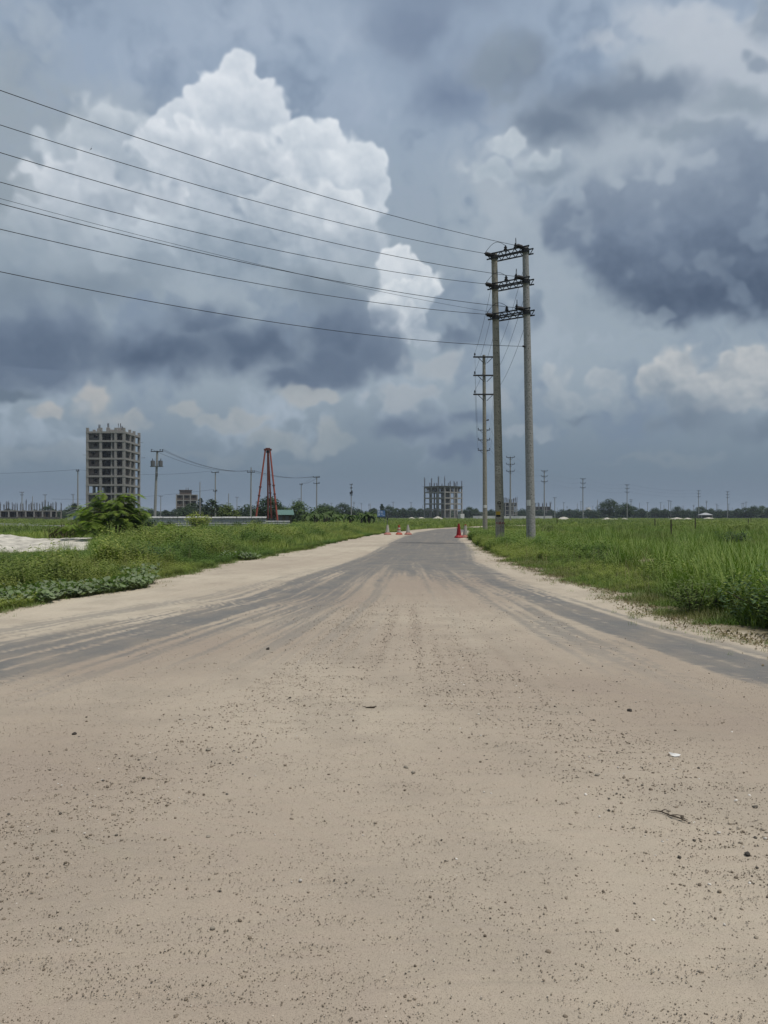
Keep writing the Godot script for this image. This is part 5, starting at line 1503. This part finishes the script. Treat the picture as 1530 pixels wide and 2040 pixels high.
func make_litter() -> void:
	var rng := RandomNumberGenerator.new(); rng.seed = 140
	# the larger stones, each where it lies
	var big := [[-1.12, 4.85, 0.035, 0.5, "flat grey stone, largest on the left gravel ridge"], [0.13, 4.5, 0.03, 0.3, "smooth oval grey stone in the middle of the sand"], [0.17, 4.42, 0.028, 0.35, "brown oval stone just in front of the smooth grey one"], [1.89, 5.85, 0.045, 0.06, "black lump of tar on the right wheel track"],
		[-2.13, 5.23, 0.034, 0.1, "dark pebble alone on the left sand"], [-0.82, 3.55, 0.024, 0.35, "small rounded stone on the smooth foreground sand"], [-1.96, 3.0, 0.028, 0.4, "pale flat stone in the left foreground"], [1.6, 3.35, 0.03, 0.12, "dark rough stone near the dry twig"], [1.22, 4.35, 0.028, 0.2, "pointed brown stone on the right gravel ridge"], [2.3, 4.5, 0.03, 0.12, "dark pebble on the smooth right track"], [-1.3, 8.5, 0.05, 0.06, "black lump of tar on the left wheel track"], [-0.62, 2.75, 0.02, 0.5, "pale pebble in the foreground sand"]]
	for s in big:
		var m := stone_mesh(rng.randi() % 1000, true)
		var o := obj("stone", m, M["stone_" + ("dark" if s[3] < 0.2 else "pale")])
		o.scale = Vector3.ONE * s[2] * 0.95
		o.position = Vector3(s[0], road_relief(s[0], s[1]) + s[2] * 0.2, -s[1]); o.rotation.y = rng.randf() * TAU
		tag(o, s[4], "stone")
	# dry twig with forks
	var t := thing("dry_twig", "dark forked dry twig lying on the sand at the right", "twig", Vector3(1.41, road_relief(1.41, 3.75), -3.75))
	t.scale = Vector3.ONE * 0.58
	var g := Geo.new(); g.tube([Vector3(-0.13, 0.012, -0.12), Vector3(-0.05, 0.02, -0.07), Vector3(0.0, 0.014, 0.0), Vector3(0.05, 0.02, 0.07), Vector3(0.1, 0.01, 0.12)], [0.003, 0.006, 0.007, 0.006, 0.004], 6); part("stem", g, M.stick, t)
	for b in [[Vector3(-0.05, 0.02, -0.07), Vector3(0.0, 0.035, -0.075)], [Vector3(0.0, 0.015, 0.0), Vector3(0.1, 0.03, 0.05)], [Vector3(0.05, 0.02, 0.07), Vector3(0.12, 0.008, 0.09)]]:
		var s := Geo.new(); s.tube([b[0], b[0].lerp(b[1], 0.5) + Vector3(0, 0.006, 0), b[1]], [0.005, 0.004, 0.002], 5); part("side_twig", s, M.stick, t)
	# dry leaf stalk in the middle
	var w := thing("dry_stalk", "thin curved dry leaf stalk on the gravel in the middle", "twig", Vector3(-0.12, road_relief(-0.12, 5.85), -5.85))
	w.scale = Vector3.ONE * 0.7
	var g2 := Geo.new(); g2.tube([Vector3(-0.07, 0.02, -0.03), Vector3(-0.02, 0.012, 0.0), Vector3(0.05, 0.01, 0.0), Vector3(0.09, 0.02, -0.02)], [0.002, 0.006, 0.012, 0.003], 6); part("stem", g2, M.stick, w)
	# pale crumpled wrapper
	var p := thing("white_wrapper", "small crumpled white wrapper on the right-hand sand", "litter", Vector3(1.81, road_relief(1.81, 4.72), -4.72))
	p.scale = Vector3.ONE * 0.6
	var g3 := Geo.new()
	var P := [Vector3(-0.05, 0.012, 0), Vector3(-0.02, 0.006, 0.025), Vector3(0.03, 0.008, 0.02), Vector3(0.055, 0.02, 0.0), Vector3(0.025, 0.022, -0.02), Vector3(-0.01, 0.028, -0.012), Vector3(0.01, 0.012, 0.004)]
	for k in 6: g3.tri(P[6], P[k], P[(k + 1) % 6])
	g3.tri(P[0], P[5], P[0] + Vector3(-0.02, 0.03, -0.01))
	part("sheet", g3, M.paper_white, p)
	# a swift in the sky over the left plots
	var b := thing("bird", "small dark bird gliding between the wires before the white cloud", "bird", Vector3(-23.2, 30.6, -60), 0.4)
	b.rotation.z = 1.1
	var body := Geo.new(); body.tube([Vector3(0, 0, -0.14), Vector3(0, 0.01, -0.06), Vector3(0, 0, 0.04), Vector3(0, 0, 0.16)], [0.01, 0.035, 0.03, 0.006], 8); part("body", body, M.plumage, b)
	for s in [-1.0, 1.0]:
		var wg := Geo.new()
		wg.quad(Vector3(s * 0.02, 0.01, -0.06), Vector3(s * 0.16, 0.04, -0.05), Vector3(s * 0.15, 0.04, 0.0), Vector3(s * 0.02, 0.01, 0.04))
		wg.tri(Vector3(s * 0.16, 0.04, -0.05), Vector3(s * 0.32, 0.02, 0.08), Vector3(s * 0.15, 0.04, 0.0))
		part("wing", wg, M.plumage, b)

# ---------------------------------------------------------------- sky
# Sky coordinates: X to the right and Y up, in units of 1/15.12 of the distance (tangent units) round the view to the north.
# The weather repeats mirrored every 60 degrees of azimuth, with its own small forms everywhere.
var sky_soft := FastNoiseLite.new()
var sky_puff := FastNoiseLite.new()
var sky_fine := FastNoiseLite.new()
var sky_warp := FastNoiseLite.new()

# each cloud: lobes x, y, rx, ry; then lumpiness, edge softness, cover, depth of the lit rim, lowest and highest shading level; lit and shaded colour
var CLOUDS := [
	# grey veils, upper left
	[[-7.4, 8.6, 1.6, 2.0, -6.2, 7.9, 1.2, 1.0, -7.8, 6.4, 1.3, 1.6], [1.0, 1.1, 0.8, 1.2, 5.0, 9.5], Color8(156, 166, 177), Color8(130, 143, 155)],
	[[-6.9, 9.9, 0.7, 0.7, -5.0, 8.2, 1.3, 0.8], [1.0, 0.8, 0.5, 1.0, 8.0, 10.0], Color8(172, 182, 194), Color8(154, 166, 180)],
	# pale blue sheets, upper middle left
	[[-2.6, 9.8, 2.8, 0.8, -4.4, 9.2, 1.3, 0.7, -0.8, 8.2, 1.0, 0.7], [1.0, 1.2, 0.65, 1.0, 8.0, 10.0], Color8(172, 184, 202), Color8(148, 162, 183)],
	# slate sheets, upper middle
	[[0.7, 9.8, 1.4, 1.2, 1.4, 8.4, 1.3, 0.9, 1.0, 10.9, 2.4, 1.4], [0.6, 1.2, 0.85, 1.0, 8.0, 12.0], Color8(128, 142, 165), Color8(108, 123, 148)],
	# pale field, right half
	[[4.4, 7.2, 3.6, 2.0, 2.8, 5.0, 1.5, 2.0, 6.3, 8.8, 2.4, 1.7, 6.6, 6.8, 2.2, 1.2, 2.3, 6.6, 1.0, 0.9], [1.0, 0.9, 0.85, 1.3, 3.0, 9.0], Color8(176, 185, 197), Color8(138, 152, 167)],
	[[5.8, 9.9, 1.8, 0.7, 7.0, 9.3, 1.2, 0.9, 4.4, 9.5, 0.9, 0.4], [1.0, 0.9, 0.8, 0.9, 8.5, 10.5], Color8(190, 197, 208), Color8(164, 174, 189)],
	[[7.7, 10.0, 0.45, 0.5, 7.4, 9.1, 0.3, 0.2], [0.9, 0.6, 0.7, 1.0, 8.5, 10.5], Color8(138, 151, 168), Color8(122, 136, 156)],
	# dark bellies inside the pale field
	[[4.3, 8.4, 2.1, 0.75, 3.5, 7.9, 1.5, 0.75, 5.3, 8.6, 1.3, 0.45, 2.6, 9.0, 1.2, 0.9], [0.5, 1.0, 0.95, 1.1, 7.4, 9.0], Color8(126, 139, 158), Color8(104, 118, 138)],
	[[6.2, 7.7, 1.3, 0.25, 7.3, 8.3, 0.9, 0.3, 2.4, 9.0, 0.6, 0.8, 3.3, 6.9, 0.9, 0.25], [1.0, 1.1, 0.65, 1.1, 7.0, 9.0], Color8(138, 151, 166), Color8(120, 134, 152)],
	[[2.55, 7.45, 0.35, 0.28, 3.05, 7.15, 0.35, 0.22, 2.3, 6.9, 0.5, 0.3], [1.1, 0.4, 0.8, 0.8, 6.6, 7.6], Color8(196, 204, 213), Color8(158, 171, 185)],
	# the tall cumulus on the left, its billows one before the other; the last number lets a foot dissolve
	[[-5.6, 7.75, 0.9, 0.6, -6.3, 7.5, 0.6, 0.45, -5.0, 7.2, 1.0, 0.9], [0.8, 0.32, 0.85, 1.0, 6.3, 8.4, 0.5], Color8(198, 206, 216), Color8(150, 163, 178)],
	[[-2.85, 8.75, 0.46, 0.42, -2.5, 8.55, 0.34, 0.28, -3.35, 8.25, 0.55, 0.5, -2.7, 8.0, 0.8, 0.6, -3.9, 7.75, 0.6, 0.5], [0.8, 0.17, 0.95, 0.8, 7.0, 9.2, 0.4], Color8(222, 227, 235), Color8(170, 182, 197)],
	[[-1.1, 7.5, 0.42, 0.36, -1.7, 7.3, 0.6, 0.5, -0.6, 6.95, 0.5, 0.5, -0.3, 6.5, 0.36, 0.45, -1.2, 6.6, 0.9, 0.7], [0.8, 0.18, 0.93, 0.8, 5.6, 7.9, 0.5], Color8(218, 224, 232), Color8(160, 173, 189)],
	[[-4.3, 7.3, 0.7, 0.55, -3.6, 7.1, 0.8, 0.7, -2.7, 6.9, 0.8, 0.65, -3.2, 6.4, 1.4, 0.8], [0.85, 0.2, 0.92, 0.8, 5.7, 7.8, 0.6], Color8(214, 220, 229), Color8(152, 165, 181)],
	[[-6.2, 6.7, 0.8, 0.5, -5.4, 6.5, 0.7, 0.5, -4.7, 6.3, 0.7, 0.5, -5.6, 5.9, 1.5, 0.7], [0.9, 0.3, 0.85, 0.8, 5.3, 7.1, 0.6], Color8(202, 209, 219), Color8(144, 157, 173)],
	[[-1.9, 6.2, 0.8, 0.5, -0.9, 6.0, 0.7, 0.5, -0.55, 5.6, 0.5, 0.5, -1.4, 5.6, 1.0, 0.6], [0.9, 0.25, 0.85, 0.8, 4.9, 6.7, 0.5], Color8(206, 213, 222), Color8(142, 156, 173)],
	[[-3.6, 5.7, 0.9, 0.5, -2.7, 5.5, 0.9, 0.5, -4.7, 5.4, 1.0, 0.6, -3.2, 5.1, 1.6, 0.6], [1.0, 0.4, 0.8, 0.8, 4.6, 6.2, 0.5], Color8(186, 196, 208), Color8(130, 145, 162)],
	[[-6.7, 5.6, 1.2, 0.7, -7.6, 5.1, 1.0, 0.8], [1.0, 0.6, 0.75, 0.9, 4.4, 6.3, 0.5], Color8(174, 184, 196), Color8(126, 141, 157)],
	# small white cumulus, middle
	[[0.15, 5.0, 0.3, 0.26, 0.45, 5.05, 0.26, 0.2, 0.75, 4.9, 0.26, 0.24, 0.4, 4.7, 0.5, 0.4], [1.1, 0.22, 0.86, 0.5, 4.2, 5.2, 0.4], Color8(226, 230, 236), Color8(176, 187, 200)],
	[[0.2, 4.4, 0.24, 0.3, 0.55, 4.3, 0.3, 0.3, 0.85, 4.4, 0.2, 0.26, 0.4, 4.05, 0.34, 0.3], [1.1, 0.16, 0.9, 0.5, 3.7, 4.7, 0.3], Color8(220, 225, 231), Color8(160, 173, 188)],
	[[0.75, 3.95, 0.22, 0.24, 0.5, 3.7, 0.24, 0.24, 0.88, 3.6, 0.2, 0.2], [1.2, 0.22, 0.8, 0.5, 3.2, 4.2, 0.3], Color8(206, 212, 220), Color8(148, 161, 177)],
	# greys under the white one
	[[-5.8, 4.6, 2.2, 0.7, -1.2, 4.5, 1.3, 0.7, -7.5, 4.5, 1.5, 0.9], [0.9, 1.1, 0.75, 0.9, 3.6, 5.6], Color8(142, 154, 168), Color8(104, 119, 138)],
	[[-3.3, 4.5, 1.2, 0.5, -5.4, 5.2, 0.5, 0.5, -0.6, 5.0, 0.4, 0.4], [1.2, 0.9, 0.6, 0.9, 3.6, 5.4], Color8(172, 183, 195), Color8(140, 153, 168)],
	# dark banks, left
	[[-6.9, 3.45, 2.2, 1.05, -4.6, 3.3, 2.4, 0.85, -2.6, 3.45, 1.7, 0.75, -0.9, 3.7, 1.3, 0.9, -8.2, 3.4, 1.5, 1.2, -3.6, 3.9, 1.2, 0.6], [0.5, 0.85, 0.97, 1.0, 2.5, 4.6], Color8(122, 136, 156), Color8(72, 86, 109)],
	[[-1.0, 2.95, 1.0, 0.45, -0.2, 3.2, 0.8, 0.5, -1.8, 2.75, 0.7, 0.35], [0.6, 0.8, 0.85, 1.0, 2.4, 4.0], Color8(116, 130, 150), Color8(82, 96, 119)],
	[[-7.5, 2.5, 0.8, 0.22], [0.8, 0.9, 0.85, 1.0, 2.2, 2.9], Color8(104, 118, 135), Color8(90, 104, 121)],
	# slate mass, right: pale grey upper parts, heavy dark base
	[[5.3, 5.7, 1.9, 1.3, 6.9, 6.1, 2.0, 1.4, 7.6, 6.9, 1.5, 1.0, 4.2, 6.1, 1.0, 0.65, 3.7, 5.7, 0.6, 0.5], [0.65, 0.6, 0.92, 1.2, 4.6, 7.4], Color8(134, 147, 166), Color8(98, 112, 134)],
	[[5.6, 4.9, 1.6, 1.05, 6.9, 5.0, 2.0, 1.2, 6.2, 4.4, 1.6, 0.75, 7.6, 4.6, 1.5, 0.9, 4.6, 5.2, 0.8, 0.7], [0.6, 0.6, 0.95, 1.1, 4.0, 5.9], Color8(118, 132, 153), Color8(72, 85, 107)],
	[[2.1, 3.9, 0.8, 0.45, 1.5, 3.6, 0.7, 0.4, 2.9, 4.2, 0.4, 0.35], [1.0, 0.6, 0.85, 1.0, 3.2, 4.6], Color8(136, 150, 167), Color8(98, 112, 133)],
	# low cumulus heads, right
	[[6.1, 3.0, 0.4, 0.38, 6.7, 2.9, 0.45, 0.32, 7.6, 3.1, 0.6, 0.4, 5.5, 2.65, 0.45, 0.25, 6.0, 2.5, 0.8, 0.4, 7.2, 2.6, 0.9, 0.4], [1.2, 0.4, 0.88, 0.7, 2.0, 3.3], Color8(196, 197, 199), Color8(128, 141, 156)],
	[[3.4, 2.75, 0.35, 0.24, 4.5, 2.7, 0.3, 0.18, 3.7, 2.3, 0.8, 0.25, 4.9, 2.3, 0.6, 0.25], [1.2, 0.5, 0.7, 0.7, 2.0, 2.9], Color8(178, 184, 191), Color8(132, 145, 160)],
	[[6.0, 1.95, 1.6, 0.42, 7.8, 1.7, 1.2, 0.35, 4.0, 1.9, 0.6, 0.15], [0.6, 1.1, 0.75, 1.0, 1.4, 2.4], Color8(122, 135, 152), Color8(102, 116, 134)],
	# low heads, left and middle
	[[-5.65, 2.3, 0.35, 0.3, -5.2, 1.95, 0.5, 0.35, -6.6, 2.1, 0.4, 0.15], [1.2, 0.6, 0.85, 0.6, 1.5, 2.6], Color8(182, 180, 180), Color8(136, 147, 158)],
	[[-3.9, 2.15, 0.4, 0.2, -3.2, 1.9, 0.6, 0.18, -1.4, 2.4, 0.5, 0.18, -1.05, 1.5, 0.4, 0.3, -2.1, 1.45, 0.6, 0.2], [1.3, 0.7, 0.8, 0.7, 1.2, 2.5], Color8(170, 173, 177), Color8(130, 143, 155)],
	[[1.3, 3.0, 0.7, 0.25, 2.2, 2.4, 0.6, 0.3, 0.5, 2.4, 0.6, 0.2, 2.9, 1.7, 0.8, 0.18], [1.3, 0.8, 0.82, 0.8, 1.4, 3.2], Color8(172, 178, 186), Color8(132, 145, 160)],
	# dark streaks low in the middle
	[[0.5, 1.8, 1.1, 0.4, 1.5, 1.35, 0.8, 0.28, 1.7, 2.0, 0.5, 0.25], [0.6, 1.0, 0.85, 1.0, 1.2, 2.3], Color8(116, 130, 150), Color8(92, 106, 128)],
	[[-7.0, 1.2, 1.4, 0.2, -3.9, 1.15, 1.4, 0.15, 5.4, 1.2, 1.6, 0.15, -1.8, 1.0, 1.0, 0.12], [1.1, 1.0, 0.4, 1.0, 0.9, 1.5], Color8(146, 154, 162), Color8(118, 131, 145)],
]
var cloud_lobes := []
var cloud_box := []
var cloud_how := []

func sky_setup():
	for cl in CLOUDS:
		var l := PackedFloat32Array(cl[0])
		var box := PackedFloat32Array([99, -99, 99, -99])
		for i in range(0, l.size(), 4):
			box[0] = minf(box[0], l[i] - l[i + 2] * 1.7); box[1] = maxf(box[1], l[i] + l[i + 2] * 1.7)
			box[2] = minf(box[2], l[i + 1] - l[i + 3] * 1.7); box[3] = maxf(box[3], l[i + 1] + l[i + 3] * 1.7)
		cloud_lobes.append(l); cloud_box.append(box); cloud_how.append(PackedFloat32Array(cl[1]))
	for n in [[sky_soft, FastNoiseLite.TYPE_SIMPLEX_SMOOTH, 5, 0.34, 11], [sky_puff, FastNoiseLite.TYPE_CELLULAR, 4, 0.95, 12], [sky_fine, FastNoiseLite.TYPE_CELLULAR, 3, 3.0, 13], [sky_warp, FastNoiseLite.TYPE_SIMPLEX, 3, 1.1, 14]]:
		var f: FastNoiseLite = n[0]
		f.noise_type = n[1]; f.fractal_type = FastNoiseLite.FRACTAL_FBM; f.fractal_octaves = n[2]; f.frequency = n[3]; f.seed = n[4]; f.fractal_gain = 0.5
		f.cellular_return_type = FastNoiseLite.RETURN_DISTANCE; f.cellular_distance_function = FastNoiseLite.DISTANCE_EUCLIDEAN

func sky_color(az: float, el: float) -> Color:
	var a := fposmod(az + 30.0, 120.0)
	a = (a if a < 60.0 else 120.0 - a) - 30.0
	var ar := deg_to_rad(a)
	var er := deg_to_rad(clampf(el, 0.0, 89.0))
	var X := 15.12 * tan(ar)
	var Y := 15.12 * tan(er) / cos(ar)
	var zr := deg_to_rad(az)
	var p := Vector3(sin(zr) * cos(er), sin(er), -cos(zr) * cos(er)) * 15.12
	var w1 := sky_warp.get_noise_3dv(p)
	var w2 := sky_warp.get_noise_3dv(p + Vector3(31, 17, 5))
	var soft := sky_soft.get_noise_3dv(p + Vector3(w1, w2, w1) * 0.5)
	var fine := -sky_fine.get_noise_3dv(p)
	var q := p + Vector3(w1, w2, w2) * 0.22
	var puff := -sky_puff.get_noise_3dv(q)
	var puff_up := -sky_puff.get_noise_3dv(q + Vector3(0.06, 0.2, 0.0))
	var relief := clampf((puff - puff_up) * 1.7, -1.0, 1.0)
	var fine_up := -sky_fine.get_noise_3dv(p + Vector3(0.02, 0.07, 0.0))
	relief = clampf(relief * 1.15 + (fine - fine_up) * 0.8, -1.0, 1.0)
	var swell := sky_soft.get_noise_3dv(p * 1.7 + Vector3(8, 2, 6))
	swell -= sky_soft.get_noise_3dv(p * 1.7 + Vector3(8.2, 2.7, 6))
	# open air between the clouds: hazy grey-blue, paler higher up
	var c := Color8(112, 127, 143).lerp(Color8(149, 162, 176), smoothstep(0.6, 3.2, Y)).lerp(Color8(148, 163, 184), smoothstep(4.5, 9.0, Y))
	c = c.lerp(Color8(172, 184, 200) if soft > 0.0 else Color8(112, 128, 152), smoothstep(0.05, 0.6, absf(soft)) * 0.55 * smoothstep(0.5, 2.0, Y))
	# above the forms below: broken grey cloud up to the zenith
	if Y > 9.5:
		var s2 := sky_soft.get_noise_3dv(p * 0.45 + Vector3(3, 9, 4)) + 0.25 * soft
		var k := smoothstep(9.5, 13.0, Y)
		c = c.lerp(Color8(112, 127, 150).lerp(Color8(196, 203, 213), smoothstep(-0.4, 0.45, s2 + relief * 0.1)), 0.8 * k)
	var wx := X + w1 * 0.3 + fine * 0.05
	var wy := Y + w2 * 0.25 + fine * 0.04
	var hardness := 1.1 + 2.6 * smoothstep(0.0, 0.5, w2)   # some edges crisp, some frayed
	var lump := puff * 0.6 + soft * 0.45 + fine * 0.3 - 0.06
	var drift := puff * 0.14 + soft * 0.85 + fine * 0.05
	for n in cloud_how.size():
		var box: PackedFloat32Array = cloud_box[n]
		if wx < box[0] or wx > box[1] or wy < box[2] or wy > box[3]: continue
		var lobes: PackedFloat32Array = cloud_lobes[n]
		var how: PackedFloat32Array = cloud_how[n]
		var F := -9.0
		for i in range(0, lobes.size(), 4):
			var dx := (wx - lobes[i]) / lobes[i + 2]
			var dy := (wy - lobes[i + 1]) / lobes[i + 3]
			var r := 1.0 - sqrt(dx * dx + dy * dy)
			if r < F - 0.25: continue
			var h := maxf(0.25 - absf(F - r), 0.0) * 4.0   # smooth union of the lobes
			F = maxf(F, r) + h * h * 0.0625
		var veil := smoothstep(0.3, 0.85, how[1])
		var g := F + how[0] * lerpf(lump, drift, veil)
		if g <= 0.0: continue
		var t := 0.2 + relief * lerpf(0.5, 0.1, veil) + swell * lerpf(0.2, 0.1, veil) + soft * lerpf(0.4, 0.28, veil) + (1.0 - minf(g / how[3], 1.0)) * 0.3 + 0.5 * smoothstep(how[4], how[5], wy)
		var tint: Color = CLOUDS[n][3].lerp(CLOUDS[n][2], clampf(t, 0.0, 1.1))
		var foot := smoothstep(how[4] - how[6], how[4] + how[6], wy) if how.size() > 6 else 1.0
		c = c.lerp(tint, foot * smoothstep(0.0, how[1] * lerpf(hardness, 0.9, veil), g) * how[2])
	c = Color(0.592 + (c.r - 0.58) * 1.08, 0.624 + (c.g - 0.61) * 1.07, 0.668 + (c.b - 0.66) * 1.06)
	# the haze over the horizon
	c = c.lerp(Color8(113, 128, 144), 0.8 * (1.0 - smoothstep(0.1, 1.25, Y)))
	return c

var sky_rows := []
func sky_row(j: int, x0: int, n: int, y0: int, w: int) -> void:
	var row := PackedByteArray()
	row.resize(n * 3)
	var el := 90.0 - (y0 + j + 0.5) * 360.0 / w
	for i in n:
		var col := sky_color((x0 + i + 0.5) * 360.0 / w, el) if el > -1.0 else Color8(113, 128, 144)
		row[i * 3] = int(clampf(col.r, 0, 1) * 255.0 + 0.5)
		row[i * 3 + 1] = int(clampf(col.g, 0, 1) * 255.0 + 0.5)
		row[i * 3 + 2] = int(clampf(col.b, 0, 1) * 255.0 + 0.5)
	sky_rows[j] = row

func sky_patch(x0: int, n: int, y0: int, rows: int, w: int) -> Image:
	sky_rows.resize(rows)
	WorkerThreadPool.wait_for_group_task_completion(WorkerThreadPool.add_group_task(sky_row.bind(x0, n, y0, w), rows))
	var data := PackedByteArray()
	for r in sky_rows: data.append_array(r)
	return Image.create_from_data(n, rows, false, Image.FORMAT_RGB8, data)

func sky_image() -> Image:
	sky_setup()
	var big := sky_patch(0, 512, 0, 256, 512)
	big.resize(4096, 2048, Image.INTERPOLATE_CUBIC)
	# the same sky, finer, towards the north
	for x0 in [-316, 0]:
		big.blit_rect(sky_patch(x0, 316, 616, 414, 4096), Rect2i(0, 0, 316, 414), Vector2i(posmod(x0, 4096), 616))
	return big
